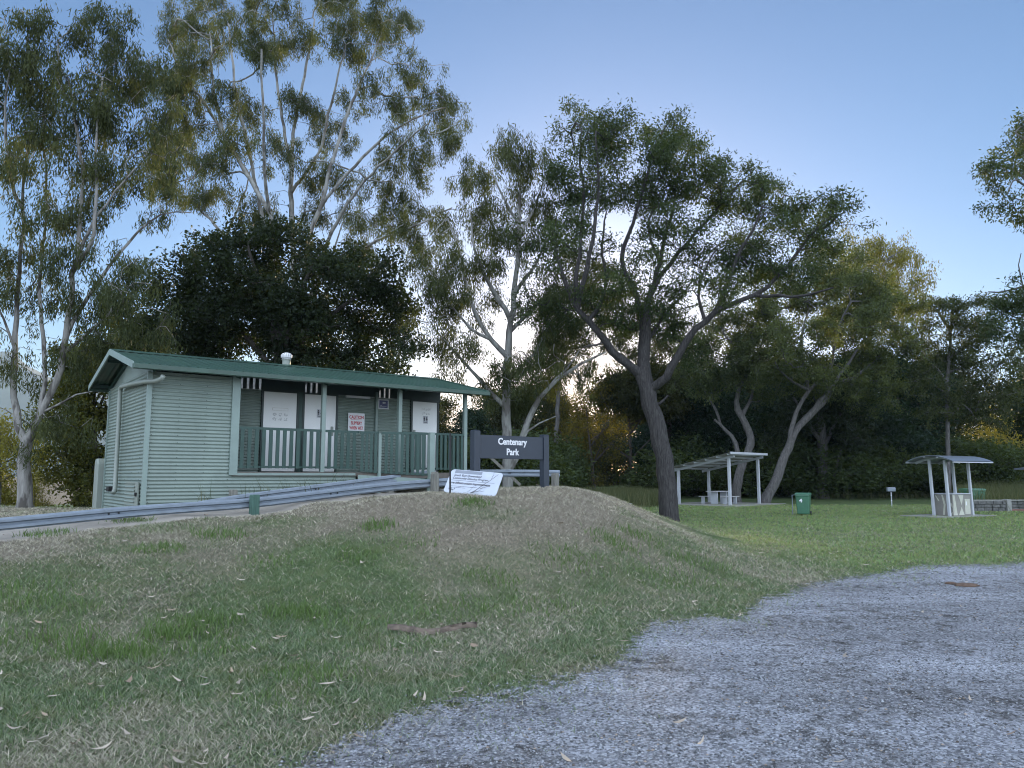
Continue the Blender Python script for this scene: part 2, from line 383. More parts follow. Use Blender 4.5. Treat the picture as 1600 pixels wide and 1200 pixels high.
# gravel car park: a sheet 4-8 mm over the ground with a ragged edge
xs = np.concatenate([np.linspace(-30, -6.1, 30), np.arange(-6, 12, .035), np.linspace(12.1, 40, 60)])
ed = gravel_edge(xs) + .6; rows = [0, .15, .3, .45, .6, .75, .95, 1.3, 2, 3.2, 5, 8, 13, 25, 60]
V = []
for i, dy in enumerate(rows):
    y = ed - dy
    V.append(np.stack([xs, y, terrain(xs, y) + (.004 if i == 0 else .008 if i < 3 else .010)], -1))
V = np.stack(V, 0); k, n, _ = V.shape; idx = np.arange(k * n).reshape(k, n)
F = np.stack([idx[:-1, :-1], idx[1:, :-1], idx[1:, 1:], idx[:-1, 1:]], -1).reshape(-1, 4)
EDGE = np.repeat(np.array(rows, np.float32) - .6, n)
def gravel_mat():
    m, nt, p = new_mat('grey_gravel')
    tc = N(nt, 'ShaderNodeTexCoord')
    big = N(nt, 'ShaderNodeTexNoise'); big.inputs['Scale'].default_value = .8; big.inputs['Detail'].default_value = 7; big.inputs['Roughness'].default_value = .6
    mp = N(nt, 'ShaderNodeMapping'); mp.inputs['Rotation'].default_value = (0, 0, R(-48)); mp.inputs['Scale'].default_value = (.30, .95, 1)
    nt.links.new(tc.outputs['Object'], mp.inputs[0]); nt.links.new(mp.outputs[0], big.inputs['Vector'])
    vo = N(nt, 'ShaderNodeTexVoronoi'); vo.inputs['Scale'].default_value = 55; vo.inputs['Randomness'].default_value = 1
    vo2 = N(nt, 'ShaderNodeTexVoronoi'); vo2.inputs['Scale'].default_value = 130
    fine = N(nt, 'ShaderNodeTexNoise'); fine.inputs['Scale'].default_value = 14; fine.inputs['Detail'].default_value = 8; fine.inputs['Roughness'].default_value = .8
    for n in (vo, vo2, fine): nt.links.new(tc.outputs['Object'], n.inputs['Vector'])
    base = ramp(nt, [(.34, (.20,.206,.218)), (.48, (.255,.265,.283)), (.60, (.335,.35,.378))]); nt.links.new(big.outputs['Fac'], base.inputs[0])
    bw = N(nt, 'ShaderNodeRGBToBW'); nt.links.new(vo.outputs['Color'], bw.inputs[0])
    st = ramp(nt, [(.15, (.35,.35,.36)), (.5, (.9,.9,.9)), (.85, (1.7,1.7,1.72))]); nt.links.new(bw.outputs[0], st.inputs[0])
    mu = N(nt, 'ShaderNodeMix', data_type='RGBA', blend_type='MULTIPLY'); mu.inputs['Factor'].default_value = .8
    nt.links.new(base.outputs[0], mu.inputs['A']); nt.links.new(st.outputs[0], mu.inputs['B'])
    # scattered dark clots of soil and bark, thicker in some places than in others
    fine.inputs['Scale'].default_value = 5.5; fine.inputs['Detail'].default_value = 10; fine.inputs['Roughness'].default_value = .72
    zone = N(nt, 'ShaderNodeTexNoise'); zone.inputs['Scale'].default_value = .8; zone.inputs['Detail'].default_value = 3; nt.links.new(tc.outputs['Object'], zone.inputs['Vector'])
    za = N(nt, 'ShaderNodeMath', operation='MULTIPLY_ADD'); za.inputs[1].default_value = .55; za.inputs[2].default_value = -.275; nt.links.new(zone.outputs['Fac'], za.inputs[0])
    zs = N(nt, 'ShaderNodeMath', operation='SUBTRACT'); nt.links.new(fine.outputs['Fac'], zs.inputs[0]); nt.links.new(za.outputs[0], zs.inputs[1])
    dk = ramp(nt, [(.35, (.26,.24,.21)), (.42, (.68,.66,.63)), (.49, (1,1,1))]); nt.links.new(zs.outputs[0], dk.inputs[0])
    mu2 = N(nt, 'ShaderNodeMix', data_type='RGBA', blend_type='MULTIPLY'); mu2.inputs['Factor'].default_value = .9
    nt.links.new(mu.outputs['Result'], mu2.inputs['A']); nt.links.new(dk.outputs[0], mu2.inputs['B'])
    nt.links.new(mu2.outputs['Result'], p.inputs['Base Color']); p.inputs['Roughness'].default_value = .92; p.inputs['Specular IOR Level'].default_value = .2
    # the layer thins out into single patches of stones along its edge
    ia = N(nt, 'ShaderNodeAttribute', attribute_name='inset'); en = N(nt, 'ShaderNodeTexNoise'); en.inputs['Scale'].default_value = 7; en.inputs['Detail'].default_value = 9; en.inputs['Roughness'].default_value = .8; nt.links.new(tc.outputs['Object'], en.inputs['Vector'])
    e1_ = N(nt, 'ShaderNodeMath', operation='MULTIPLY_ADD'); e1_.inputs[1].default_value = .34; e1_.inputs[2].default_value = .5; nt.links.new(ia.outputs['Fac'], e1_.inputs[0])
    e2_ = N(nt, 'ShaderNodeMath', operation='GREATER_THAN'); nt.links.new(e1_.outputs[0], e2_.inputs[0]); nt.links.new(en.outputs['Fac'], e2_.inputs[1])
    tr = N(nt, 'ShaderNodeBsdfTransparent'); ms = N(nt, 'ShaderNodeMixShader'); nt.links.new(e2_.outputs[0], ms.inputs[0]); nt.links.new(tr.outputs[0], ms.inputs[1]); nt.links.new(p.outputs[0], ms.inputs[2]); nt.links.new(ms.outputs[0], nt.nodes['Material Output'].inputs['Surface'])
    s1 = N(nt, 'ShaderNodeMath', operation='ADD'); nt.links.new(vo.outputs['Distance'], s1.inputs[0]); nt.links.new(vo2.outputs['Distance'], s1.inputs[1])
    b = N(nt, 'ShaderNodeBump', invert=True); b.inputs['Distance'].default_value = .010; nt.links.new(s1.outputs[0], b.inputs['Height']); nt.links.new(b.outputs[0], p.inputs['Normal'])
    return m
gme = fast_mesh('gravel_car_park', V.reshape(-1, 3), F); ga = gme.attributes.new('inset', 'FLOAT', 'POINT'); ga.data.foreach_set('value', EDGE)
gravel = link('gravel_car_park', gme, gravel_mat(), smooth=True); tag(gravel, kind='structure')

# concrete footpath along the rail, up to the landing
front = [(-14,7.4),(-9.5,9.6),(-7.95,11.65),(-6.6,13.35),(-5.15,15.05),(-3.9,16.3),(-2.9,17.2),(-2.0,17.6),(-1.2,18.0)]
back = [(-15.2,8.4),(-10.6,10.5),(-9.0,12.5),(-7.6,14.2),(-6.2,15.9),(-4.9,17.2),(-3.6,18.5),(-2.4,19.5),(-1.0,20.2)]
def resample(p, n):
    p = np.array(p, float); d = np.concatenate([[0], np.cumsum(np.hypot(*np.diff(p, axis=0).T))]); t = np.linspace(0, d[-1], n)
    return np.stack([np.interp(t, d, p[:, 0]), np.interp(t, d, p[:, 1])], -1)
fa, ba = resample(front, 160), resample(back, 160); ts = np.linspace(0, 1, 14)
fa = fa + ((vnoise(fa[:, 0], fa[:, 1], 3.0) - .5) * .16)[:, None] * np.array([.64, -.77])
P = fa[None] * (1 - ts[:, None, None]) + ba[None] * ts[:, None, None]
PZ = terrain(P[..., 0], P[..., 1]) + .03; PZ[0] -= .05
V = np.concatenate([P, PZ[..., None]], -1); k, n = V.shape[:2]; idx = np.arange(k * n).reshape(k, n)
F = np.stack([idx[:-1, :-1], idx[1:, :-1], idx[1:, 1:], idx[:-1, 1:]], -1).reshape(-1, 4)
tag(link('footpath', fast_mesh('footpath', V.reshape(-1, 3), F), M['concrete'], smooth=True), kind='structure')
PATH_POLY = np.array(front + back[::-1])
def in_poly(poly, x, y):
    ins = np.zeros(np.shape(x), bool); n = len(poly)
    for i in range(n):
        a = poly[i]; b = poly[(i + 1) % n]
        c = (a[1] > y) != (b[1] > y)
        ins ^= c & (x < (b[0] - a[0]) * (y - a[1]) / (b[1] - a[1] + 1e-12) + a[0])
    return ins

def hit(x, y):
    d = ray(x, y); o = np.array([0, 0, CAM_H]); t = np.linspace(2.5, 90, 4000); P = o + d[None] * t[:, None]
    below = np.nonzero(P[:, 2] < terrain(P[:, 0], P[:, 1]))[0]
    return P[below[0]] if len(below) else gp(x, y)

# ------------------------------------------------------------------ grass, straw, stones, leaf litter
def blades(px, py, pz, length, width, lean, col, rng):
    n = len(px); az = rng.random(n) * 2 * np.pi; la = rng.random(n) * 2 * np.pi
    sx = np.cos(az) * width / 2; sy = np.sin(az) * width / 2
    dx = np.cos(la) * lean * length; dy = np.sin(la) * lean * length; h = length * np.sqrt(np.maximum(.05, 1 - lean ** 2))
    v = np.empty((n, 5, 3), np.float32)
    v[:, 0] = np.stack([px - sx, py - sy, pz - .004], -1); v[:, 1] = np.stack([px + sx, py + sy, pz - .004], -1)
    mx, my, mz = px + dx * .38, py + dy * .38, pz + h * .6
    v[:, 2] = np.stack([mx + sx * .8, my + sy * .8, mz], -1); v[:, 3] = np.stack([mx - sx * .8, my - sy * .8, mz], -1)
    v[:, 4] = np.stack([px + dx, py + dy, pz + h], -1)
    b = np.arange(n)[:, None] * 5
    q = b + np.array([[0, 1, 2, 3]]); t = b + np.array([[3, 2, 4]])
    return v.reshape(-1, 3), q, t, np.repeat(col, 5, axis=0)
def scatter(n, y0, y1, rng, u=.72, expo=1.0):
    Y = y0 * (y1 / y0) ** (rng.random(n) ** expo); X = (rng.random(n) * 2 - 1) * u * Y
    return X, Y
rng = np.random.default_rng(11)
GV, GQ, GT, GC = [], [], [], []
def push(store, data):
    v, q, t, c = data; off = sum(len(a) for a in store[0])
    store[0].append(v); store[1].append(q + off); store[2].append(t + off); store[3].append(c)
green = ([], [], [], []); dry = ([], [], [], [])
X, Y = scatter(560000, 3.4, 46, rng)
ge = gravel_edge(X); keep = (Y > ge - .05 + np.where(rng.random(len(X)) < .55, -rng.exponential(.38, len(X)), np.abs(rng.normal(0, .25, len(X))))) & ~in_poly(PATH_POLY, X, Y)
fringe = (Y - ge < .5)
keep &= ~(fringe & (rng.random(len(X)) < .25))
X, Y = X[keep], Y[keep]; Z = terrain(X, Y); D = dryness(X, Y); sdv = poly_sd(X, Y)
n2 = fbm(X, Y, 1.3, 3); n3 = fbm(X + 31, Y + 7, 4.5, 2)
pr = rng.random(len(X))
isg = pr > (.20 + .95 * D) * (.65 + .7 * n3)
isg &= ~((D > .85) & (rng.random(len(X)) < .8))
lawn = np.maximum(sstep(20, 28, Y), sstep(4, 8, X) * sstep(10, 14, Y) * .8)
gi = np.nonzero(isg)[0]
gX, gY, gZ = X[gi], Y[gi], Z[gi]
m = len(gi)
L = (.028 + .042 * rng.random(m)) * (1 + .55 * sstep(.50, .74, n2[gi])) * (1 + .012 * gY)
W = .0032 + .00055 * gY
g_ = rng.random(m) ** 1.6; base = np.stack([.085 + .14 * g_, .128 + .15 * g_, .068 + .09 * g_], -1)
yel = (sstep(.45, .75, n3[gi]) * .5 + .35 * rng.random(m) * D[gi])[:, None]
base = base * (1 - yel) + np.array([.17, .165, .085]) * yel
lw = lawn[gi][:, None]; base = base * (1 - lw) + np.stack([.155 + .11 * rng.random(m), .225 + .11 * rng.random(m), .080 + .05 * rng.random(m)], -1) * lw
push(green, blades(gX, gY, gZ, L, W, .60 + .38 * rng.random(m) ** .8, base, rng))
si = np.nonzero(~isg)[0]; m = len(si)
c = np.stack([.30 + .22 * rng.random(m)] * 3, -1) * np.array([1, .93, .70]) * (.45 + .75 * rng.random(m))[:, None]
push(dry, blades(X[si], Y[si], Z[si] + .004, .03 + .07 * rng.random(m) * (1 + .02 * Y[si]), (.0026 + .00042 * Y[si]), .86 + .13 * rng.random(m), c, rng))
# tall tufts
TUFTS = [(150,1025,.30,260,.20),(205,1030,.22,160,.18),(110,1000,.25,120,.17),(285,992,.30,240,.19),(330,975,.25,180,.17),(250,1000,.2,120,.16),(455,960,.30,220,.16),(490,965,.22,120,.14),
         (250,860,.28,150,.15),(345,838,.35,220,.16),(200,817,.3,200,.16),(70,838,.3,200,.14),(590,825,.22,170,.16),(740,788,.25,200,.12),(480,1060,.35,260,.11),(440,1100,.3,160,.09),
         (960,850,.35,200,.15),(1000,840,.3,160,.15),(900,880,.45,200,.13),(830,950,.6,300,.11),(600,1010,.5,200,.09),(770,905,.3,150,.12),(30,930,.5,220,.15),(90,950,.4,160,.14),(20,1010,.4,200,.17),
         (560,870,.3,130,.12),(420,880,.35,140,.12),(1090,880,.5,220,.13),(700,960,.5,200,.12),(330,1020,.35,150,.14),(60,1110,.5,200,.08),(550,980,.4,180,.12),(640,850,.3,120,.1),(1050,905,.6,260,.12)]
for (tx, ty, r, nb, ln) in TUFTS:
    c0 = hit(tx, ty); rr = r * np.sqrt(rng.random(nb)) * rng.normal(1, .25, nb); aa = rng.random(nb) * 6.283
    x = c0[0] + rr * np.cos(aa) * 1.3; y = c0[1] + rr * np.sin(aa); z = terrain(x, y)
    bright = rng.random(nb)[:, None]
    col = np.array([.07, .125, .03]) * (1 - bright) + np.array([.135, .195, .070]) * bright
    push(green, blades(x, y, z, ln * (.45 + .75 * rng.random(nb)), .0052 + .0005 * y, .25 + .6 * rng.random(nb), col, rng))
nb = 150; t = rng.choice([1.2, 2.1, 2.5, 3.2, 3.5, 4.3, 4.6], nb) + rng.normal(0, .16, nb); o_ = -.15 - .5 * rng.random(nb)
x = -7.6147 + .7961 * t - .6051 * o_; y = 16 + .6051 * t + .7961 * o_; z = terrain(x, y); br = rng.random(nb)[:, None]
push(green, blades(x, y, z, .25 + .55 * rng.random(nb) ** 1.5, .010 + .006 * rng.random(nb), .15 + .5 * rng.random(nb), np.array([.05, .07, .03]) * (1 - br) + np.array([.14, .13, .07]) * br, rng))
def emit(store, name, mat, kind='stuff', label=None, cat=None):
    me = fast_mesh(name, np.concatenate(store[0]), [np.concatenate(store[1]), np.concatenate(store[2])], np.concatenate(store[3]))
    return tag(link(name, me, mat), label, cat, None, kind)
emit(green, 'grass', M['blade'], label='short green lawn and verge grass with taller tufts on the bank', cat='grass')
emit(dry, 'straw', M['straw'], label='dead grass straw lying over the bank and verge', cat='straw')
# tall rank grass at the wood edge behind the mound and round the bins
rank = ([], [], [], [])
for (px0, px1, Yc, dY, h, nb) in ((880, 1045, 49, 3, 1.1, 15000), (1240, 1460, 60, 2.5, .8, 9000), (1490, 1640, 47, 3, 1.5, 15000)):
    u = (rng.uniform(px0, px1, nb) - 800) / 1200; y = Yc + rng.normal(0, dY, nb); x = u * y; z = terrain(x, y)
    hh = h * (.5 + .7 * fbm(x, y, .6, 2)) * (.5 + .6 * rng.random(nb))
    br = rng.random(nb)[:, None]; col = np.array([.05, .075, .025]) * (1 - br) + np.array([.13, .125, .06]) * br
    push(rank, blades(x, y, z, hh, .014 + .012 * rng.random(nb), .1 + .5 * rng.random(nb), col, rng))
emit(rank, 'long_grass', M['blade'], label='long rank grass along the edge of the wood', cat='grass')

# loose stones on the gravel
def stones(n, y0, y1, rng):
    X, Y = scatter(n, y0, y1, rng, .75); ge = gravel_edge(X)
    k = (Y < ge + .05 + rng.normal(0, .26, n)); X, Y = X[k], Y[k]
    k = rng.random(len(X)) < .25 + 1.1 * fbm(X * .6 + Y * .4, Y, 1.2, 3) ** 1.3; X, Y = X[k], Y[k]; n = len(X)
    s = (.0034 + .0075 * rng.random(n) ** 2.4) * (1 + .05 * Y); Z = terrain(X, Y) + .010 + s * .25
    o = np.array([(1,0,0),(-1,0,0),(0,1,0),(0,-1,0),(0,0,.62),(0,0,-.5)], float)
    v = o[None] * (1 + .6 * (rng.random((n, 6, 3)) - .5)); a = rng.random(n) * 6.28
    ca, sa = np.cos(a)[:, None], np.sin(a)[:, None]
    x = v[..., 0] * ca - v[..., 1] * sa; y = v[..., 0] * sa + v[..., 1] * ca
    v = np.stack([x * s[:, None] + X[:, None], y * s[:, None] + Y[:, None], v[..., 2] * s[:, None] + Z[:, None]], -1)
    f = np.array([(0,2,4),(2,1,4),(1,3,4),(3,0,4),(2,0,5),(1,2,5),(3,1,5),(0,3,5)])
    F = (np.arange(n)[:, None, None] * 6 + f[None]).reshape(-1, 3)
    g = .07 + .33 * rng.random(n) ** 1.4; c = np.stack([g * .96, g, g * 1.04], -1)
    br = rng.random(n) < .06; c[br] = c[br] * np.array([1.0, .8, .62])
    return fast_mesh('loose_gravel', v.reshape(-1, 3), F, np.repeat(c, 6, axis=0))
tag(link('loose_gravel', stones(140000, 3.2, 17, rng), M['stones']), 'loose grey stones scattered over the car park', 'gravel', None, 'stuff')

# fallen gum leaves
def litter(n, rng):
    X, Y = scatter(n, 4.2, 17, rng, .72); ge = gravel_edge(X)
    k = (Y > ge - .1) | (rng.random(n) < .10); X, Y = X[k], Y[k]; n = len(X)
    L = .05 + .12 * rng.random(n) ** 1.4; W = L * (.13 + .14 * rng.random(n)); a = rng.random(n) * 6.28; cv = rng.normal(0, .28, n)
    V = []; C = []
    for i in range(n):
        d = np.array([math.cos(a[i]), math.sin(a[i]), 0]); s = np.array([-d[1], d[0], 0]); z0 = tz(X[i], Y[i]) + .034 + .016 * rng.random()
        curl = rng.random() * .25 * L[i]; tilt = rng.normal(0, .25)
        for t, wd in ((0, .05), (.25, .8), (.55, 1), (.8, .6), (1, .03)):
            p = np.array([X[i], Y[i], z0]) + d * (t - .5) * L[i] + s * cv[i] * L[i] * (t * (1 - t)) * 2 + np.array([0, 0, curl * (2 * t - 1) ** 2])
            V += [p + s * W[i] * wd / 2 + np.array([0, 0, tilt * W[i] * wd / 2]), p - s * W[i] * wd / 2 - np.array([0, 0, tilt * W[i] * wd / 2])]
        g = .7 + .5 * rng.random(); base = np.array([.40, .335, .26]) if rng.random() < .75 else np.array([.30, .22, .15])
        C += [base * g] * 10
    f = np.array([(0,1,3,2),(2,3,5,4),(4,5,7,6),(6,7,9,8)])
    F = (np.arange(n)[:, None, None] * 10 + f[None]).reshape(-1, 4)
    return fast_mesh('fallen_leaves', np.array(V), F, np.array(C))
tag(link('fallen_leaves', litter(620, rng), M['litterleaf']), 'dry curled gum leaves strewn over the grass and gravel', 'fallen leaves', None, 'stuff')

# ------------------------------------------------------------------ amenities block
C0 = np.array([-7.6147, 16.0, 1.0222]); BA = R(37.2367)
bld = empty('amenities_block', C0, BA, 'pale green corrugated park toilet block with dark green roof and railed veranda', 'toilet block')
def loc(x, y, yo):                       # sight line -> local (x, z) on the plane local y = yo
    D = np.array([math.cos(BA), math.sin(BA), 0]); Nn = np.array([-D[1], D[0], 0])
    d = ray(x, y); o = np.array([0, 0, CAM_H]); Pp = C0 + Nn * yo; t = ((Pp - o) @ Nn) / (d @ Nn); q = o + d * t - C0
    return float(q @ D), float(q[2])
PITCHW, AMP = .078, .0115
def corr_wall(mb, a, b, z0, z1, nrm):
    """sheet with horizontal corrugations from plan point a to b; nrm = outward plan normal"""
    n = max(2, int((z1 - z0) / PITCHW * 10)); ra = []; rb = []
    for i in range(n + 1):
        z = z0 + (z1 - z0) * i / n; o = AMP * math.sin(2 * math.pi * z / PITCHW) - AMP
        ra.append((a[0] + nrm[0] * o, a[1] + nrm[1] * o, z)); rb.append((b[0] + nrm[0] * o, b[1] + nrm[1] * o, z))
    mb.grid([ra, rb])
def wallpart(name, sheets, parent=bld):
    mb = MB()
    for s in sheets: corr_wall(mb, *s)
    return mb.build(name, M['wall'], parent, smooth=True)
Wd, Ln, Vy = 4.38, 8.13, 1.35
RX = 8.0
wallpart('front_wall', [((0.03,0),(1.78,0),.70,2.84,(0,-1))])
wallpart('base_wall', [((0.03,0),(4.78,0),-.6,.70,(0,-1))])
wallpart('base_wall', [((4.78,0),(4.78,Vy),-.6,.66,(1,0))])
wallpart('side_wall', [((0,0.03),(0,Wd),-.6,2.86,(-1,0))])
wallpart('rear_wall', [((0,Wd),(RX,Wd),-.6,2.90,(0,1))])
wallpart('end_wall', [((RX,Vy),(RX,Wd),-.6,2.80,(1,0))])
wallpart('partition_wall', [((1.78,0.02),(1.78,Vy),.6,2.80,(1,0))])
# veranda wall with door openings left between sheets
D1, D2, D3 = (2.90, 3.74), (3.95, 4.80), (7.09, 7.88)
wallpart('veranda_wall', [((1.80,Vy),(D1[0]-.05,Vy),.70,2.76,(0,-1))])
wallpart('veranda_wall', [((D2[1]+.05,Vy),(D3[0]-.05,Vy),.70,2.76,(0,-1))])
mb = MB()                                # header over the doors, open between battens where light comes through
slots = []
for (x0, x1, n) in ((2.30,2.90,4),(3.93,4.36,3),(6.03,6.46,3)):
    p = (x1 - x0) / n
    for i in range(n): slots.append((x0 + p * i + .02, x0 + p * i + p * .62))
xp = 1.80
for (a, b) in sorted(slots):
    mb.box(xp, a, Vy - .02, Vy + .03, 2.765, 3.20); xp = b
mb.box(xp, RX, Vy - .02, Vy + .03, 2.765, 3.20)
mb.build('header_battens', M['frame_dark'], bld)
mb = MB()                                # screw heads along the battens of the front and side sheets
for k in range(0, 40, 2):
    z = -.39 + .078 * k + .0195
    for x in (.10, .62, 1.18, 1.70) + ((2.4, 3.0, 3.6, 4.2, 4.7) if z < .62 else ()): mb.box(x - .007, x + .007, -.006, .0, z - .007, z + .007)
    for y in (.5, 1.2, 1.9, 3.0, 3.7, 4.25): mb.box(-.006, .0, y - .007, y + .007, z - .007, z + .007)
tag(mb.build('screw_pattern', M['frame_dark'], bld), kind='stuff')
# doors
def door(x0, x1, name='door'):
    mb = MB(); mb.box(x0, x1, Vy - .035, Vy + .005, .76, 2.72)
    d = mb.build(name, M['door'], bld, bevel=.004)
    fb = MB(); w_ = .055
    fb.box(x0 - w_, x0 - .004, Vy - .05, Vy + .02, .70, 2.762); fb.box(x1 + .004, x1 + w_, Vy - .05, Vy + .02, .70, 2.762); fb.box(x0 - .003, x1 + .003, Vy - .05, Vy + .02, 2.724, 2.762)
    fb.build('door_frame', M['frame_dark'], d)
    return d
dA, dB, dC = door(*D1), door(*D2), door(*D3)
dA['label'] = 'white door with faint grey smudged markings'
fy = Vy - .0365
def gender_plate(parent, cx, cz, w_=.16, h=.21):
    MB().box(cx - w_/2, cx + w_/2, fy - .006, fy, cz - h/2, cz + h/2).build('pictogram_plate', M['plate_grey'], parent)
    mb = MB(); y0, y1 = fy - .009, fy - .0065
    for sx in (-.038, .038):
        x = cx + sx
        mb.prism([(.016*math.cos(a*.628), .016*math.sin(a*.628)) for a in range(10)], (1,0,0), (0,0,1), (x, y0, cz + .075), (0, y1 - y0, 0))
        if sx < 0: mb.box(x - .022, x + .022, y0, y1, cz + .005, cz + .055); mb.box(x - .016, x - .003, y0, y1, cz - .045, cz + .005); mb.box(x + .003, x + .016, y0, y1, cz - .045, cz + .005)
        else:
            mb.prism([(-.012,.055),(.012,.055),(.03,-.005),(-.03,-.005)], (1,0,0), (0,0,1), (x, y0, cz), (0, y1 - y0, 0)); mb.box(x - .012, x - .003, y0, y1, cz - .045, cz - .005); mb.box(x + .003, x + .012, y0, y1, cz - .045, cz - .005)
    mb.box(cx - .055, cx + .055, y0, y1, cz - .075, cz - .062); mb.box(cx - .045, cx + .045, y0, y1, cz - .092, cz - .084)
    mb.build('pictogram', M['ink'], parent)
gender_plate(dB, 4.36, 2.24); gender_plate(dC, 7.50, 2.22)
# faint marks left on the first door
mb = MB(); x0, x1, z0, z1 = 3.12, 3.52, 2.26, 2.33
for (a, b, c, d) in ((x0, x1, z1 - .006, z1), (x0, x1, z0, z0 + .005), (x0, x0 + .012, z0, z1), (x1 - .005, x1, z0, z1)): mb.box(a, b, fy - .002, fy - .0005, c, d)
mb.build('faint_outline', M['ghost2'], dA)
rr = random.Random(4)
def smudge(parent, xc, zr, sx, sz, n):
    mb = MB(); P = []
    for i in range(7):                    # one blotched ragged patch
        P.append([(xc + sx * (j / 6 - .5) * (1 - .25 * abs(i - 3) / 3) + rr.gauss(0, sx * .06), fy - .0012, zr + sz * (i / 6 - .5) + rr.gauss(0, sz * .06)) for j in range(7)])
    keep = MB(); keep.grid(P); keep.f = [f for f in keep.f if rr.random() < n]
    return keep.build('smudge', M['ghost'], parent)
for zr in (2.16, 2.05):
    for xc in (3.18, 3.32, 3.46): smudge(dA, xc, zr, .10, .075, .6)
for xc, zr in ((7.42, 2.52), (7.55, 2.50), (7.64, 2.52), (7.44, 2.40), (7.58, 2.39)): smudge(dC, xc, zr, .12, .06, .5)
for d_, xh in ((dB, 4.70), (dC, 7.14)):
    MB().box(xh - .035, xh + .035, fy - .03, fy - .001, 1.68, 1.92).build('handle', M['pale_pipe'], d_, bevel=.008)
# deck, landing
mb = MB(); mb.box(1.79, Ln, -.02, Vy - .01, .64, .735); mb.build('veranda_deck', M['deck'], bld)
Ex, Ey = 6.42, -.80
mb = MB(); mb.prism([(4.80,-.03),(Ex,Ey),(Ex+.75,Ey+.05),(Ex+.75,-.03)], (1,0,0), (0,1,0), (0,0,.60), (0,0,.11)); mb.build('landing_deck', M['deck'], bld)
mb = MB(); mb.bar((4.80,-.06,.60),(Ex-.06,Ey+.0,.50), .05, .15); mb.build('landing_beam', M['trim'], bld)
mb = MB(); mb.prism([(Ex,Ey-.03),(Ex+.8,Ey+.0),(Ex+.9,-.8-1.0),(Ex+.1,-.8-1.0)], (1,0,0), (0,1,0), (0,0,.0), (0,0,.32)); mb.build('landing_step', M['slab'], bld)
# posts
def vpost(x, y, z0, z1, s=.10, name='veranda_post'):
    MB().box(x - s/2, x + s/2, y - s/2, y + s/2, z0, z1).build(name, M['trim'], bld, bevel=.006)
vpost(3.90, .03, .735, 2.86); vpost(5.97, .03, .735, 2.86); vpost(7.98, .03, .735, 2.86); vpost(7.93, Vy + .06, .735, 3.1, .09); vpost(5.97, Vy - .035, .735, 2.9, .07); 
vpost(Ex, Ey, -.3, 1.73, .145, 'landing_post'); vpost(5.26, -.28, .2, 1.70, .075, 'landing_post')
mb = MB(); mb.box(1.72, 1.90, -.035, .06, .66, 2.86); mb.build('opening_trim', M['trim'], bld, bevel=.005)
mb = MB(); mb.box(1.90, 4.75, -.03, .03, .66, .715); mb.build('deck_edge_trim', M['trim'], bld)
mb = MB(); mb.box(-.035, .06, -.03, .02, -.6, 2.84); mb.box(-.03, .02, .021, .07, -.6, 2.84); mb.build('corner_trim', M['trim'], bld)
mb = MB(); mb.box(-.02, .04, Wd - .04, Wd + .035, -.6, 2.8); mb.build('corner_trim', M['trim'], bld)
mb = MB(); mb.box(D1[1] + .06, D2[0] - .06, Vy - .045, Vy + .02, .72, 2.762); mb.build('door_mullion', M['rail_green'], bld)
# railings
def railing(a, b, ztop, zbot, bw, pitch, name='railing', slopeb=0.0):
    a = Vector((a[0], a[1], 0)); b = Vector((b[0], b[1], 0)); L = (b - a).length; d = (b - a) / L
    mb = MB(); up = Vector((0, 0, 1))
    mb.bar(a + up * ztop, b + up * ztop, .075, .055); mb.bar(a + up * zbot, b + up * (zbot + slopeb), .04, .045)
    n = int(L / pitch); off = (L - (n - 1) * pitch) / 2
    for i in range(n):
        t = off + i * pitch; q = a + d * t
        side = Vector((d.y, -d.x, 0)) * .031
        mb.bar(q + side + up * (zbot + slopeb * t / L - .03), q + side + up * (ztop - .0285), bw, .018, up=Vector((d.y, -d.x, 0)))
    return mb.build(name, M['rail_green'], bld)
railing((1.90, .02), (3.85, .02), 1.72, .85, .085, .162)
railing((3.95, .02), (4.82, .02), 1.72, .85, .085, .162)
railing((4.84, -.03), (5.24, -.27), 1.71, .80, .07, .11, slopeb=-.06)
railing((5.29, -.31), (Ex - .07, Ey + .05), 1.70, .74, .07, .13, slopeb=-.06)
railing((7.0, .02), (7.93, .02), 1.75, .84, .07, .13)
railing((8.03, .08), (8.03, Vy - .02), 1.75, .84, .07, .13)
railing((6.05, .02), (6.95, .02), 1.75, .84, .07, .13)
# roof
SL = (3.52 - 2.92) / 2.64; Y0, YR, Y1 = -.45, 2.19, 4.80; X0, X1 = -.40, 8.40
def rz(y): return 3.52 - SL * abs(y - YR)
def slope_sheet(y0, y1, x0, x1, dz=0.0, pitch=.19, amp=.014):
    n = int((x1 - x0) / pitch * 8); A, B, Cc = [], [], []
    for i in range(n + 1):
        x = x0 + (x1 - x0) * i / n; ph = (x / pitch) % 1; h = amp * (1 if .40 < ph < .60 else max(0, 1 - min(abs(ph - .40), abs(ph - .60)) / .1)) if pitch else 0
        A.append((x, y0, rz(y0) + h + dz)); B.append((x, (y0 + y1) / 2, rz((y0 + y1) / 2) + h + dz)); Cc.append((x, y1, rz(y1) + h + dz))
    return [A, B, Cc]
mb = MB(); mb.grid(slope_sheet(Y0, YR, X0, X1)); 
SKY = ((3.0, 3.95), (4.85, 5.65), (7.2, 8.0)); edges = [X0] + [e for s in SKY for e in s] + [X1]
for i in range(0, len(edges), 2): mb.grid(slope_sheet(YR, Y1, edges[i], edges[i + 1]))
roof = mb.build('roof', M['roof'], bld)
for s in SKY: 
    m_ = MB(); m_.grid(slope_sheet(YR + .01, Y1 - .01, s[0], s[1], .001)); m_.build('skylight_sheet', M['skylight'], roof)
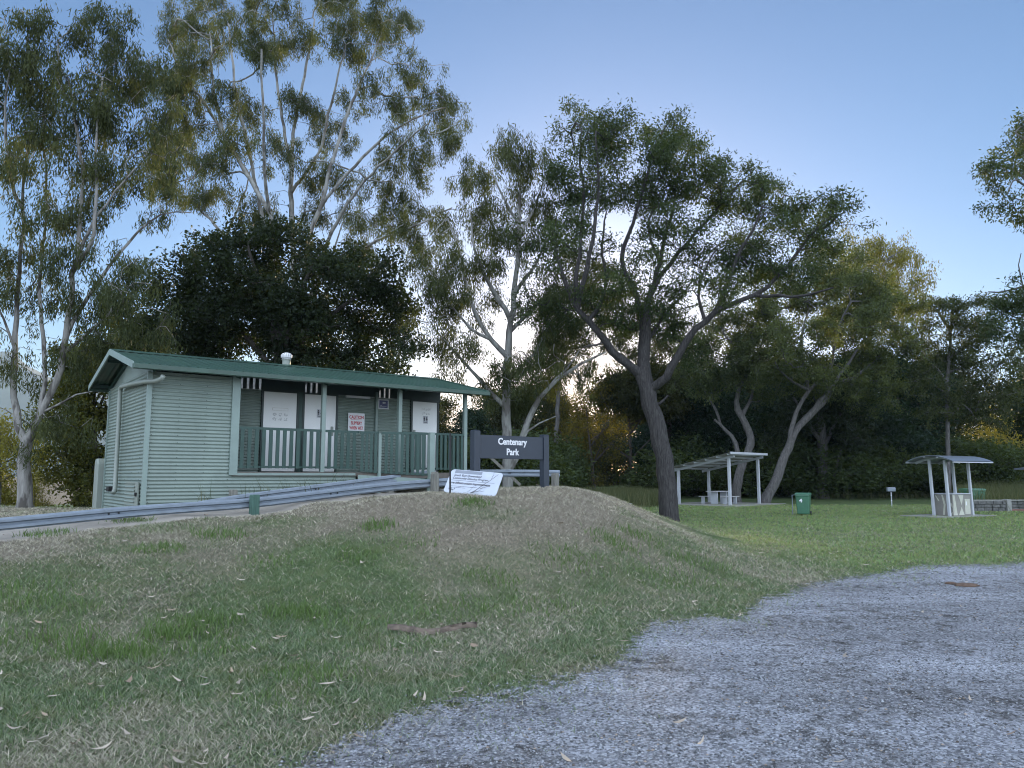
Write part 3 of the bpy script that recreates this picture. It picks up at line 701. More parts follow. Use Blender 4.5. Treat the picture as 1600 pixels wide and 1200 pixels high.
mb = MB(); mb.prism([(-.17, rz(YR - .17) + .026), (0, 3.565), (.17, rz(YR + .17) + .026), (.17, rz(YR+.17) + .02), (0, 3.55), (-.17, rz(YR - .17) + .02)], (0,1,0), (0,0,1), (X0 - .01, YR, 0), (X1 - X0 + .02, 0, 0)); mb.build('ridge_cap', M['roof'], roof)
mb = MB(); mb.box(X0 - .02, X1 + .02, Y0 - .10, Y0 + .015, rz(Y0) - .115, rz(Y0) - .005); mb.build('gutter', M['roof'], roof, bevel=.012)
mb = MB(); mb.box(X0 - .02, X1 + .02, Y1 - .015, Y1 + .10, rz(Y1) - .115, rz(Y1) - .005); mb.build('gutter', M['roof'], roof, bevel=.012)
for xg, nm in ((X0, 'barge_board'), (X1, 'barge_board')):
    mb = MB()
    for (ya, yb) in ((Y0, YR), (Y1, YR)):
        mb.prism([(ya, rz(ya) - .10), (yb, rz(yb) - .10), (yb, rz(yb) + .035), (ya, rz(ya) + .035)], (0,1,0), (0,0,1), (xg - .03, 0, 0), (.03 if xg == X0 else .06, 0, 0))
    mb.build(nm, M['trim'] if xg == X0 else M['roof'], roof)
mb = MB()                                # purlins and rafters under the roof
for y in (-.15, .6, 1.5, 2.75, 4.6): mb.box(X0 + .04, X1 - .04, y - .03, y + .03, rz(y) - .085, rz(y) - .012)
for x in (.02, 1.8, 3.9, 5.97, 7.98):
    for (ya, yb) in ((-.3, YR), (Wd + .2, YR)): mb.bar((x, ya, rz(ya) - .13), (x, yb, rz(yb) - .13), .05, .09)
mb.build('roof_framing', M['rail_green'], roof)
mb = MB(); mb.box(1.80, 8.05, -.01, .07, 2.86, 2.95); mb.build('veranda_beam', M['rail_green'], bld)
mb = MB()                                # gable infill, vertical ribs
gw = [[], []]
for i in range(120):
    y = .02 + (Wd - .04) * i / 119; o = .008 * math.sin(2 * math.pi * y / .076)
    gw[0].append((.05 + o, y, 2.84)); gw[1].append((.05 + o, y, rz(y) - .02))
mb.grid(gw); mb.build('gable_infill', M['wall'], bld, smooth=True)
mb = MB(); gw = [[], []]
for i in range(90):
    y = Vy + (Wd - Vy) * i / 89; o = .008 * math.sin(2 * math.pi * y / .076)
    gw[0].append((RX - .05 + o, y, 2.74)); gw[1].append((RX - .05 + o, y, rz(y) - .02))
mb.grid(gw); mb.build('gable_infill', M['wall'], bld, smooth=True)
# pipes and small fittings
mb = MB(); mb.tube([(.16,-.48,2.70),(.14,-.42,2.64),(.06,-.30,2.60),(-.06,-.10,2.60),(-.09,.10,2.61),(-.09,1.2,2.67),(-.09,2.40,2.72),(-.09,2.50,2.70),(-.09,2.54,2.62),(-.09,2.52,2.4),(-.09,2.44,.42),(-.10,2.40,.33),(-.14,2.30,.27)], .05, 12)
mb.build('downpipe', M['pale_pipe'], bld, smooth=True)
def vl(px, py): return loc(px, py, 2.19)
mb = MB(); vx = 3.86; mb.tube([(vx,2.45,3.35),(vx,2.45,3.72)], .105, 16); mb.tube([(vx,2.45,3.72),(vx,2.45,3.735)], .125, 16)
ven = mb.build('roof_vent', M['pale_pipe'], roof, smooth=False)
mb = MB(); K = 16
for k in range(K):
    a0 = 2*math.pi*k/K; a1 = a0 + .28; pr = []
    for (r_, z_) in ((.10,3.74),(.145,3.79),(.15,3.85),(.11,3.90),(.03,3.925)): pr.append([(vx + r_*math.cos(a), 2.45 + r_*math.sin(a), z_) for a in (a0, a1)])
    mb.grid(pr)
mb.build('turbine', M['white'], ven)
mb = MB(); mb.box(-.045,-.008,.32,1.55,.0,.52); mb.build('access_panel', M['pale_pipe'], bld, bevel=.004)
mb2 = MB(); corr_wall(mb2, (-.062,.56),(-.062,1.50),.03,.49,(-1,0)); mb2.build('panel_sheet', M['wall'], bld, smooth=True)
MB().box(-.075,-.046,.34,.47,.22,.30).build('panel_latch', M['black_steel'], bld)
mb = MB(); mb.box(-.12,-.01,3.05,3.35,.28,.40); mb.tube([(-.06,2.4,.30),(-.06,3.9,.33)], .012, 8); mb.build('water_meter', M['black_steel'], bld)
mb = MB(); mb.prism([(0,0),(.42,0),(.42,1.22),(.34,1.34),(.08,1.34),(0,1.22)], (0,1,0), (0,0,1), (-.16, Wd + .10, -.25), (.5,0,0)); mb.build('service_cabinet', M['pale_pipe'], bld, bevel=.03)
mb = MB(); mb.box(5.06,5.76,Vy-.09,Vy-.02,2.70,2.76); mb.build('strip_light', M['white'], bld, bevel=.01)
# signs on the veranda wall
sg = MB().box(5.15,5.62,Vy-.045,Vy-.03,1.83,2.30).build('warning_sign', M['white'], bld)
items = []
rot = Matrix.Rotation(math.pi/2, 4, 'X')
for tx, z, s, xs in (('CAUTION', 2.155, .115, .80), ('SLIPPERY', 2.00, .115, .70), ('WHEN WET', 1.87, .115, .62)):
    me = text_mesh(tx, s, .001, .004, xscale=xs); items.append((me, Matrix.Translation((5.385, Vy - .047, z)) @ rot))
for me, Mx in items: me.transform(Mx); link('lettering', me, M['red'], sg)
MB().box(5.23,5.54,Vy-.048,Vy-.0455,2.125,2.133).build('underline', M['red'], sg)
bs = MB().box(6.01,6.33,Vy-.05,Vy-.03,2.45,2.72).build('notice_sign', M['plate_grey'], bld)
MB().box(6.045,6.295,Vy-.056,Vy-.0505,2.485,2.685).build('notice_panel', M['navy_panel'], bs)
mb = MB()
for (a, b, c, d) in ((6.14,6.20,2.60,2.645),(6.20,6.24,2.61,2.635),(6.07,6.12,2.545,2.555),(6.07,6.26,2.525,2.532),(6.07,6.2,2.505,2.512)): mb.box(a, b, Vy-.0585, Vy-.0565, c, d)
mb.build('notice_marks', M['plate_grey'], bs)

# ------------------------------------------------------------------ guard rails
def wbeam(mb, pts, h=.20, dep=.055):
    prof = [(-.5,0),(-.44,.1),(-.34,1),(-.16,1),(-.05,.15),(.05,.15),(.16,1),(.34,1),(.44,.1),(.5,0)]
    pts = [Vector(p) for p in pts]; P = []
    for i, p in enumerate(pts):
        d = (pts[min(i+1, len(pts)-1)] - pts[max(i-1, 0)]); d.z = 0; d.normalize(); nn = Vector((d.y, -d.x, 0))
        P.append([p + Vector((0,0,u*h)) + nn * (v*dep) for u, v in prof])
    mb.grid(P)
    P2 = [[q - (Vector((0,0,0)) + (Vector(((pts[min(i+1,len(pts)-1)]-pts[max(i-1,0)]).y, -(pts[min(i+1,len(pts)-1)]-pts[max(i-1,0)]).x, 0)).normalized() * .006)) for q in row] for i, row in enumerate(P)]
    mb.grid(P2)
def smooth_path(p, n=40):
    p = np.array(p, float); d = np.concatenate([[0], np.cumsum(np.linalg.norm(np.diff(p, axis=0), axis=1))]); t = np.linspace(0, d[-1], n)
    q = np.stack([np.interp(t, d, p[:, k]) for k in range(3)], -1)
    for _ in range(3): q[1:-1] = (q[:-2] + 2*q[1:-1] + q[2:]) / 4
    return [tuple(v) for v in q]
def rail_thing(name, pts, posts, label, endcap=False):
    root = empty(name, (pts[0][0], pts[0][1], tz(pts[0][0], pts[0][1])), 0, label, 'guard rail'); o = Vector(root.location)
    path = smooth_path(pts); mb = MB(); wbeam(mb, [Vector(p) - o for p in path]); mb.build('beam', M['galv'], root)
    for k in ((12, 21, 31) if len(pts) > 6 else (18,)):     # lapped splice with its bolt heads
        a_, b_ = (Vector(path[k]) - o), (Vector(path[k + 1]) - o); d_ = b_ - a_; b_ = a_ + d_ * min(1, .34 / d_.length); nn = Vector((d_.y, -d_.x, 0)).normalized()
        mb = MB(); wbeam(mb, [a_ + nn * .007, b_ + nn * .007], h=.206); sp_ = mb.build('splice', M['galv'], root)
        for (t_, u_) in ((.25, 0), (.75, 0)):
            q_ = a_.lerp(b_, t_) + nn * .02 + Vector((0, 0, u_)); MB().tube([q_, q_ + nn * .022], .014, 8).build('bolt', M['black_steel'], sp_)
    for (px_, py_, zt, s, m_, cham) in posts:
        zb = tz(px_, py_) - .3; mb = MB(); q = Vector((px_, py_, 0)) - Vector((o.x, o.y, 0)); ang = R(43)
        ax = Vector((math.cos(ang), math.sin(ang), 0)); ay = Vector((-ax.y, ax.x, 0))
        mb.prism([(-s/2, zb - o.z), (s/2, zb - o.z), (s/2, zt - o.z - cham), (s/2 - cham*.6, zt - o.z), (-s/2 + cham*.6, zt - o.z), (-s/2, zt - o.z - cham)], ax, (0,0,1), q - ay * (s/2), ay * s)
        mb.build('post', m_, root, bevel=.004)
    return root
rail_thing('guard_rail', [(-12.6,5.6,.50),(-11,8,.68),(-9.5,10,.79),(-8,12,.91),(-6.66,13.9,1.05),(-5.17,15.5,1.12),(-2.95,17.9,1.42),(-1.9,19,1.50),(-1.5,19.4,1.53)],
    [(-5.08,15.32,1.30,.15,M['post_green'],.02),(-1.88,18.82,1.77,.15,M['timber_grey'],.06),(-8.9,11.0,.9,.15,M['post_green'],.02)], 'long galvanised guard rail climbing in front of the toilet block')
rail_thing('guard_rail', [(-6.5,15.75,1.03),(-5.8,16.6,1.18),(-3.9,18.2,1.46),(-2.05,19.75,1.72)],
    [(-5.95,16.55,1.38,.14,M['timber_grey'],.02),(-3.0,19.05,1.62,.14,M['timber_grey'],.03)], 'short galvanised guard rail on the building side of the ramp')
rail_thing('guard_rail', [(-1.35,21.9,1.75),(-.2,22,1.755),(.6,22,1.75),(1.36,22,1.735)],
    [(1.22,21.86,1.75,.16,M['timber_grey'],.04),(-.9,22.15,1.70,.15,M['timber_grey'],.03)], 'galvanised guard rail passing behind the park name sign')
pl = at(764,712,24); pr_ = at(813,758,24)
tag(MB().bar(pl, pr_, .09, .09).build('leaning_pole', M['timber_grey'], None), 'grey timber pole leaning down behind the park name sign', 'pole')

# ------------------------------------------------------------------ park name sign
SA = math.atan2(16.5 - 15.3, .692 + .73); SL_ = math.hypot(16.5 - 15.3, .692 + .73)
sign = empty('park_sign', (-.73, 15.3, 1.36), SA, 'charcoal park name sign on two square posts lettered Centenary Park', 'sign')
for x in (0, SL_):
    mb = MB(); z1 = 1.20 if x == 0 else 1.172; mb.box(x - .075, x + .075, -.075, .075, -.4, z1); mb.prism([(-.075,z1),(.075,z1),(.06,z1+.015),(-.06,z1+.015)], (1,0,0), (0,0,1), (x, -.07, 0), (0,.14,0)); mb.build('post', M['navy'], sign, bevel=.006)
bd = MB().box(.076, SL_ - .076, -.045, .0, .655, 1.125).build('board', M['navy'], sign, bevel=.004)
items = [(text_mesh('Centenary', .185, .002, .0055, xscale=.98), Matrix.Translation((SL_/2 + .0, -.048, .945)) @ rot), (text_mesh('Park', .185, .002, .0055, xscale=.98), Matrix.Translation((SL_/2 + .0, -.048, .735)) @ rot)]
for me, Mx in items: me.transform(Mx); link('lettering', me, M['white'], bd)

# ------------------------------------------------------------------ fallen white sign and the black stake beside it
bl, br, tl = (np.array(v) for v in ([-1.417,15.9,1.344],[-.331,15.45,1.258],[-1.261,16.2,1.81]))
sc2 = .925; bl, br, tl = (np.array([0,0,CAM_H]) + (v - np.array([0,0,CAM_H])) * sc2 for v in (bl, br, tl))
ex = (br - bl); WL = np.linalg.norm(ex); ex = ex / WL; ey = (tl - bl); HL = np.linalg.norm(ey); ey = ey - ex * (ey @ ex); ey /= np.linalg.norm(ey); en = np.cross(ex, ey)
fs = bpy.data.objects.new('fallen_sign', None); COL.objects.link(fs)
tag(fs, 'white rounded project notice board fallen on the mound below the park sign', 'sign')
fs.matrix_world = Matrix(((ex[0],ey[0],en[0],bl[0]),(ex[1],ey[1],en[1],bl[1]),(ex[2],ey[2],en[2],bl[2]),(0,0,0,1)))
rc = .07; pts = []
for (cx, cy_, a0) in ((WL-rc, rc, -90), (WL-rc, HL-rc, 0), (rc, HL-rc, 90), (rc, rc, 180)):
    for k in range(7): a = R(a0 + 15*k); pts.append((cx + rc*math.cos(a), cy_ + rc*math.sin(a)))
fb = MB().prism(pts, (1,0,0), (0,1,0), (0,0,-.012), (0,0,.012)).build('board', simple('faded_white_board', (.40,.43,.48), .45, 0, .06, 6), fs)
MB().box(.09, .66, HL - .080, HL - .012, .001, .004).build('header_strip', M['steel_box'], fb)
items = []
def ft(t, x, y, s, b=.002, xs=1.0): items.append((text_mesh(t, s, .0005, b, 'LEFT', xs), Matrix.Translation((x, y, .002))))
ft('South East Queensland', .10, HL - .150, .066, .001, .93); ft('Community Stimulus Program', .09, HL - .215, .066, .001, .93); ft('core infrastructure improvements', .05, HL - .325, .072, .002, .87)
for me, Mx in items: me.transform(Mx); link('lettering', me, M['ink'], fb)
mb = MB(); rr = random.Random(9)
mb.box(.07, .98, HL - .250, HL - .245, .001, .002)
for yy, xe in ((.375, .66), (.405, .42)):
    x = .08
    while x < xe: wv = .012 + .035 * rr.random(); mb.box(x, x + wv, HL - yy - .008, HL - yy, .001, .002); x += wv + .010
for k in range(6): mb.box(.09 + .022*k, .105 + .022*k, .07 + .02*math.sin(k*1.3), .10 + .025*math.sin(k*1.3), .001, .003)
mb.build('small_print', M['ink'], fb)
rg = random.Random(5); mb = MB()
for (a, b, r_) in (((.58,.02,.02),(1.03,.46,.05),.006),((.75,.13,.02),(.90,.2,.03),.004),((.58,.02,.02),(.84,.09,.03),.005),((.91,.35,.04),(.93,.52,.05),.003),((.51,.03,.02),(.61,.18,.03),.003)):
    p = []
    for k in range(7):
        t = k / 6; p.append(Vector(a).lerp(Vector(b), t) + Vector((rg.gauss(0,.008), rg.gauss(0,.008), 0)))
    mb.tube(p, [r_ * (1 - .6 * k / 6) for k in range(7)], 5)
tw = mb.build('twigs', M['bark_dark'], None); tw.matrix_world = fs.matrix_world.copy(); tag(tw, 'thin dead twigs lying across the fallen white board', 'twigs')
sp = at(703.5, 770, 14.3); stt = at(703.5, 676, 14.3)
tag(MB().bar((sp[0], sp[1], tz(sp[0], sp[1]) - .3), (stt[0], stt[1], stt[2]), .035, .03).build('steel_stake', M['black_steel'], None), 'thin black steel stake in front of the fallen white board', 'stake')

# fallen strip of bark and two clods
def bark_strip():
    a = hit(604, 988); c = hit(660, 997); e = hit(745, 985); mb = MB(); P = []
    for i in range(22):
        t = i / 21; p = Vector(a) * (1-t)**2 + Vector(c) * (2*t*(1-t)) + Vector(e) * t*t; wd = .026 * (1 - abs(2*t - .7)**1.5 * .55) * (.8 + .4*random.random())
        if t > .62: wd *= .35
        g = tz(p.x, p.y); P.append([Vector((p.x + .03*random.gauss(0,.3), p.y + wd * s, g + .03 + .05 * (1 - abs(s)) + .02 * math.sin(t*9))) for s in (-1, -.6, 0, .6, 1)])
    mb.grid(P); mb.grid([[q - Vector((0,0,.012)) for q in r] for r in P]); return mb.build('bark_strip', simple('dead_bark', (.12,.092,.07), .9, 0, .5, 14, bump=.006, bscale=30), None, smooth=True)
tag(bark_strip(), 'long brown curled strip of bark lying on the grass verge', 'bark')
clod_m = simple('brown_clod', (.10,.065,.045), .95, 0, .4, 30, bump=.01, bscale=40)
for (px_, py_, rr_, lab) in ((1486, 914, .07, 'small dark brown clod lying on the gravel'), (1511, 917, .12, 'larger reddish brown clod lying on the gravel')):
    c = hit(px_, py_); bm = bmesh.new(); bmesh.ops.create_icosphere(bm, subdivisions=3, radius=1)
    for v in bm.verts: v.co *= 1 + .5 * (float(vnoise(v.co.x*2 + rr_*99, v.co.y*2 + v.co.z, 1.3)) - .5); v.co = Vector((v.co.x * rr_ * 1.3, v.co.y * rr_, v.co.z * rr_ * .32))
    me = bpy.data.meshes.new('dirt_clod'); bm.to_mesh(me); bm.free(); o = link('dirt_clod', me, clod_m, smooth=True); o.location = (c[0], c[1], tz(c[0], c[1]) + .02); tag(o, lab, 'clod')

# ------------------------------------------------------------------ picnic shelter (skillion roof)
PA = np.array([12.5, 44.5]); ang = R(45); e1 = Vector((math.cos(ang), math.sin(ang), 0)); e2 = Vector((-e1.y, e1.x, 0))
z0 = tz(*PA)
shl = empty('picnic_shelter', (PA[0], PA[1], z0), ang, 'white steel picnic shelter with sloping skillion roof behind the leaning trunk', 'shelter')
def sz(y): return 2.86 - .20 * y          # local y runs from the high side to the low side
W1, W2 = 3.46, 3.4
for (x, y) in ((0,0),(W1,0),(0,W2),(W1,W2)): MB().box(x-.075,x+.075,y-.075,y+.075,-.1,sz(y)-.16).build('post', M['shelter_white'], shl, bevel=.008)
for x in (0, W1): MB().bar((x, -.35, sz(-.35)-.10), (x, W2+.45, sz(W2+.45)-.10), .07, .14).build('rafter', M['shelter_white'], shl)
for y in (-.25,.45,1.2,1.95,2.7,3.6): MB().box(-.55,W1+.22,y-.035,y+.035,sz(y)-.032,sz(y)+.045).build('purlin', M['shelter_white'], shl)
mb = MB(); rws = []
for i in range(81):
    x = -.62 + (W1+.92)*i/80; h = .012*math.sin(i*math.pi/2.0); rws.append([(x, y, sz(y)+.065+h) for y in (-.45,1.5,W2+.6)])
mb.grid(rws); mb.grid([[(a, b, c+.008) for a, b, c in r] for r in rws]); mb.build('roof_sheet', M['roof_under'], shl)
MB().box(-.63,W1+.32,-.50,-.44,sz(-.45)-.02,sz(-.45)+.11).build('fascia', M['shelter_white'], shl)
sb = MB().box(-1.2,W1+1.4,-1.0,W2+.9,-.06,.035).build('concrete_slab', M['slab'], None); sb.location = (PA[0], PA[1], z0); sb.rotation_euler = (0,0,ang); tag(sb, kind='structure')
tc = Vector((PA[0], PA[1], z0)) + e1*(W1/2) + e2*(W2/2)
def picnic_table(name, c, rz_, label, ztop=.76):
    t = empty(name, c, rz_, label, 'picnic table')
    mb = MB()
    for k in range(5): mb.box(-.9,.9,-.36+.146*k,-.36+.146*k+.135,ztop-.04,ztop)
    mb.build('tabletop', M['table'], t)
    for s in (-1, 1):
        mb = MB()
        for k in range(2): mb.box(-.9,.9,s*.72-.14+.145*k,s*.72-.14+.145*k+.135,.42,.455)
        b = mb.build('bench', M['table'], t)
        for x in (-.62,.62): MB().box(x-.04,x+.04,s*.72-.1,s*.72+.1,.0,.42).build('bench_leg', M['shelter_white'], b)
    for x in (-.55,.55): MB().box(x-.05,x+.05,-.22,.22,.0,ztop-.04).build('leg', M['shelter_white'], t)
    return t
picnic_table('picnic_table', (tc.x, tc.y, z0+.035), ang, 'pale slatted picnic table with two benches under the white shelter')
t2p = at(968, 783.5, 37); t2 = picnic_table('picnic_table', (t2p[0], t2p[1], tz(t2p[0], t2p[1]) - .02), R(8), 'low grey picnic table half hidden behind the mound', .74); t2.scale = (.62, .62, .55)

# ------------------------------------------------------------------ barbecue shelter (curved roof)
B2 = np.array([18.0, 32.1]); ba = R(30); u1 = Vector((math.cos(ba), math.sin(ba), 0)); u2 = Vector((-u1.y, u1.x, 0)); bz = tz(*B2)
bq = empty('barbecue_shelter', (B2[0], B2[1], bz), ba, 'small grey barbecue shelter with curved sheet roof on four white posts', 'shelter')
for (x, y) in ((0,0),(1.68,0),(0,.66),(1.68,.66)):
    q = Vector((x, y, 0)); mb = MB(); mb.bar((x+.10,y,-.1),(x-.02,y,2.34), .105, .105, up=(0,1,0)); mb.build('post', M['shelter_white'], bq, bevel=.01)
def rz2(t): return 2.50 - .25 * (t ** 2)
yc, half = .31, 1.02
mb = MB(); G0 = []; G1 = []
for i in range(25):
    t = -1 + 2*i/24; y = yc + half*t; z = rz2(t); G0.append([(-.62, y, z), (.8, y, z), (2.30, y, z)]); G1.append([(-.62, y, z+.03), (.8, y, z+.03), (2.30, y, z+.03)])
mb.grid(G0); mb.grid(G1); mb.grid([[a[0] for a in G0],[a[0] for a in G1]]); mb.grid([[a[2] for a in G0],[a[2] for a in G1]]); mb.build('roof_sheet', M['curve_roof'], bq, smooth=False)
for x in (-.02, 1.66):
    mb = MB(); pp = [(x, yc + half*.93*(-1+2*i/16), rz2(.93*(-1+2*i/16)) - .065) for i in range(17)]
    for a, b in zip(pp[:-1], pp[1:]): mb.bar(a, b, .06, .10)
    mb.build('roof_arch', M['shelter_white'], bq)
for t in (-.98,-.35,.2,.98): y = yc+half*t; MB().box(-.60,2.28,y-.035,y+.035,rz2(t)-.045,rz2(t)-.004).build('purlin', M['shelter_white'], bq)
sb2 = MB().box(-1.0,2.7,-.45,1.5,-.06,.03).build('concrete_slab', M['slab'], None); sb2.location = (B2[0], B2[1], bz); sb2.rotation_euler = (0,0,ba); tag(sb2, kind='structure')
cab = empty('barbecue', tuple(Vector((B2[0], B2[1], bz+.03)) + u1*.36 + u2*.0), ba, 'waist high electric barbecue cabinet with cream and taupe panels', 'barbecue')
MB().box(0,1.32,0,.76,0,.88).build('cabinet', M['bbq_a'], cab, bevel=.01)
MB().box(-.03,1.35,-.03,.79,.882,.925).build('hotplate_top', M['shelter_white'], cab, bevel=.008)
mb = MB()
for tri in ([(.02,.86),(.16,.86),(.30,.02),(.10,.02)], [(.42,.86),(.80,.86),(.64,.42)], [(.40,.02),(.62,.36),(.80,.02)], [(.02,.02),(.02,.5),(.09,.02)]): mb.prism(tri, (1,0,0), (0,0,1), (0,-.008,0), (0,.007,0))
for tri in ([(.40,.86),(.46,.86),(.38,.45),(.44,.02),(.36,.02),(.30,.46)], [(.74,.84),(.70,.84),(.56,.62),(.6,.6)], [(0.02,.5),(.22,.62),(.02,.34)], [(.02,.16),(.2,.02),(.06,.02)]): mb.prism(tri, (0,1,0), (0,0,1), (-.008,0,0), (.007,0,0))
mb.build('geometric_pattern', M['bbq_b'], cab)
MB().box(.86,1.24,-.014,-.001,.06,.68).build('cabinet_door', M['bbq_b'], cab, bevel=.004); MB().box(.92,1.0,-.022,-.0145,.42,.58).build('instruction_plate', M['white'], cab)

# ------------------------------------------------------------------ wheelie bins
def wheelie(name, c, rz_, label, num=None, group=None):
    b = empty(name, c, rz_, label, 'bin', group)
    mb = MB(); P = []
    for (z, wx, wy) in ((.06,.22,.24),(.10,.235,.255),(.85,.275,.335),(.88,.29,.35),(.93,.29,.35)):
        ring = []
        for (sx, sy) in ((-1,-1),(1,-1),(1,1),(-1,1)): 
            for k in range(4):
                a = math.atan2(sy, sx) - R(45) + R(30)*k; ring.append((sx*(wx-.04)+.04*math.cos(a), sy*(wy-.04)+.04*math.sin(a) + (z-.5)*.06, z))
        P.append(ring + [ring[0]])
    mb.grid(P); mb.add(P[0][:-1], [tuple(range(16))]); mb.build('body', M['bin'], b, smooth=False)
    lid = MB().prism([(-.37,.94),(-.36,.985),(-.2,1.02),(.22,1.03),(.34,1.0),(.39,.965),(.39,.935)], (0,1,0), (0,0,1), (-.305,.02,0), (.61,0,0)).build('lid', M['bin_lid'], b, bevel=.012)
    MB().tube([(-.24,.42,.95),(.24,.42,.95)], .02, 8).build('handle', M['bin'], b)
    for s in (-1, 1): MB().tube([(s*.23,.24,.10),(s*.285,.24,.10)], .10, 14).build('wheel', M['rubber'], b)
    if num:
        me = text_mesh(num, .24, .001, .010); me.transform(Matrix.Translation((-.06,-.325,.60)) @ Matrix.Rotation(R(90-6), 4, 'X')); link('number', me, M['white'], b)
    return b
bp = at(1256, 803, 33.6); bin_ = wheelie('wheelie_bin', (bp[0], bp[1], tz(bp[0], bp[1])), R(-28), 'green wheelie bin numbered 4 standing alone on the lawn', '4'); bin_.scale = (1.0, 1.0, .93)
q = Vector((bp[0] - .42, bp[1] + .15, tz(bp[0], bp[1])))
mb = MB(); mb.tube([(0,0,-.1),(0,0,.86)], .022, 8); mb.tube([(0,0,.85),(.35,.10,.87)], .016, 8); st = mb.build('bin_stand', M['galv'], None); st.location = q; tag(st, 'thin steel stand beside the lone green bin', 'bin stand')
for (px_, Yb, lab) in ((1515, 41.5, 'green wheelie bin behind the stone wall, nearer the barbecue shelter'), (1527, 42.2, 'green wheelie bin behind the stone wall, farther from the barbecue shelter')):
    p = at(px_, 780, Yb); wheelie('wheelie_bin', (p[0], p[1], tz(p[0], p[1])), R(20), lab, None, 'green bins behind the stone wall')

# box on a post, stone wall, dark roof at the right edge
p = at(1393.5, 790, 43.5); z_ = tz(p[0], p[1]); pb = empty('box_on_post', (p[0], p[1], z_), R(-12), 'small dull steel box on a thin banded white post on the lawn', 'post box')
mb = MB(); mb.tube([(0,0,-.1),(0,0,.84)], .03, 10); ps = mb.build('post', M['shelter_white'], pb)
for zz in (.30,.60,.72): MB().tube([(0,0,zz),(0,0,zz+.05)], .036, 10).build('band', M['white'], ps)
MB().box(-.22,.22,-.15,.15,.82,1.06).build('box', M['steel_box'], pb, bevel=.03); MB().box(-.2,.2,-.155,-.151,.87,1.0).build('box_door', M['galv'], pb)
wp = at(1517, 800, 37.5); wl = empty('stone_wall', (wp[0], wp[1], tz(wp[0], wp[1])), R(3), 'low mossy stone block wall with pale piers behind the barbecue shelter', 'stone wall')
mb = MB(); rs = random.Random(3)
for row in range(3):
    x = -.2*(row % 2)
    while x < 1.72:
        L_ = .30 + .16*rs.random(); mb.box(max(0,x), min(1.78,x+L_-.02), -.0-.03*rs.random(), .30, row*.165, row*.165+.152); x += L_
mb.build('blocks', M['stone'], wl, bevel=.018)
mb = MB(); rs = random.Random(5)
for row in range(3):
    x = 2.06
    while x < 6: L_ = .36+.2*rs.random(); mb.box(x, x+L_-.02, .12-.02*rs.random(), .36, row*.162, row*.162+.15); x += L_
mb.build('blocks', M['stone'], wl, bevel=.018)
for x in (1.80, 2.88): MB().box(x, x+.22, -.08, .28, 0, .56).build('pier', M['stone_cap'], wl, bevel=.015)
MB().box(.05, 6, .03, .55, .50, .535).build('wall_cap', M['slab'], wl); MB().box(2.02,2.88,.03,.118,.0,.10).build('brick_base', simple('red_brick', (.19,.10,.08), .9, 0, .3, 12), wl)
rp = at(1655, 730, 43); rsd = empty('park_shelter', (rp[0], rp[1], tz(rp[0], rp[1])), R(12), 'dark flat shelter roof beyond the stone wall at the edge of view', 'shelter')
mb = MB(); mb.prism([(0,2.05),(4,2.35),(4,2.47),(0,2.15)], (1,0,0), (0,0,1), (0,0,0), (0,3,0)); mb.build('roof', M['curve_roof'], rsd)
for (x, y) in ((.7,.4),(3.6,.4),(.7,2.6),(3.6,2.6)): MB().box(x-.06,x+.06,y-.06,y+.06,-.1,2.06+.07*x).build('post', M['frame_dark'], rsd)

# ------------------------------------------------------------------ trees
LEAVES = 2.0; CL = 2.3
class Skel:
    def __init__(s): s.p = []; s.par = []; s.rm = []
    def arr(s): return np.array(s.p)
def unit(v): return v / (np.linalg.norm(v, axis=-1, keepdims=True) + 1e-9)
def add_limb(sk, pts, r0, r1, rng, step=.5, jit=.05, snap=True, power=1.0):
    pts = np.array(pts, float); start = -1
    if sk.p:
        A = sk.arr(); start = int(np.argmin(((A - pts[0]) ** 2).sum(1)))
        if snap: pts[0] = A[start]
    d = np.concatenate([[0], np.cumsum(np.linalg.norm(np.diff(pts, axis=0), axis=1))]); n = max(3, int(d[-1] / step) + 1); t = np.linspace(0, d[-1], n)
    q = np.stack([np.interp(t, d, pts[:, k]) for k in range(3)], -1)
    for _ in range(2):
        if n > 4: q[1:-1] = (q[:-2] + 2 * q[1:-1] + q[2:]) / 4
    q[1:] += rng.normal(0, jit * .5, (n - 1, 3)); prev = start
    for i in range(n):
        if i == 0 and start >= 0: continue
        f = (t[i] / d[-1]) ** power
        sk.p.append(q[i]); sk.par.append(prev); sk.rm.append(r0 * (1 - f) + r1 * f); prev = len(sk.p) - 1
    return prev
def grow(sk, att, rng, upcost=.5, droop=0.0, seg=.45, base_z=None):
    A = sk.arr(); d0 = np.array([((A - a) ** 2).sum(1).min() for a in att]); tips = []
    buf = np.zeros((len(A) + len(att) * 14, 3)); n = len(A); buf[:n] = A
    ok = np.ones(len(buf), bool)
    if base_z is not None: ok[:n] = A[:, 2] > base_z
    for i in np.argsort(d0):
        a = att[i]; P = buf[:n]; dv = a - P; dist = np.sqrt((dv ** 2).sum(1)); cost = dist + upcost * np.maximum(0, P[:, 2] - a[2]) + (~ok[:n]) * 1e3
        j = int(np.argmin(cost)); D = dist[j]
        if D < .06: tips.append(j); continue
        k = int(min(10, max(2, round(D / seg)))); p0 = P[j].copy()
        pj = sk.par[j]; dr = unit(p0 - buf[pj]) if pj >= 0 else np.array([0, 0, 1.])
        c = p0 + dr * D * .35 + np.array([0, 0, .12 * D]); prev = j
        for m in range(1, k + 1):
            t = m / k; q = p0 * (1-t)**2 + c * 2*t*(1-t) + a * t*t
            if m < k: q = q + rng.normal(0, .06 * min(D, 1.2) , 3)
            sk.p.append(q); sk.par.append(prev); sk.rm.append(0.0); buf[n] = q; prev = n; n += 1
        tips.append(prev)
    return tips
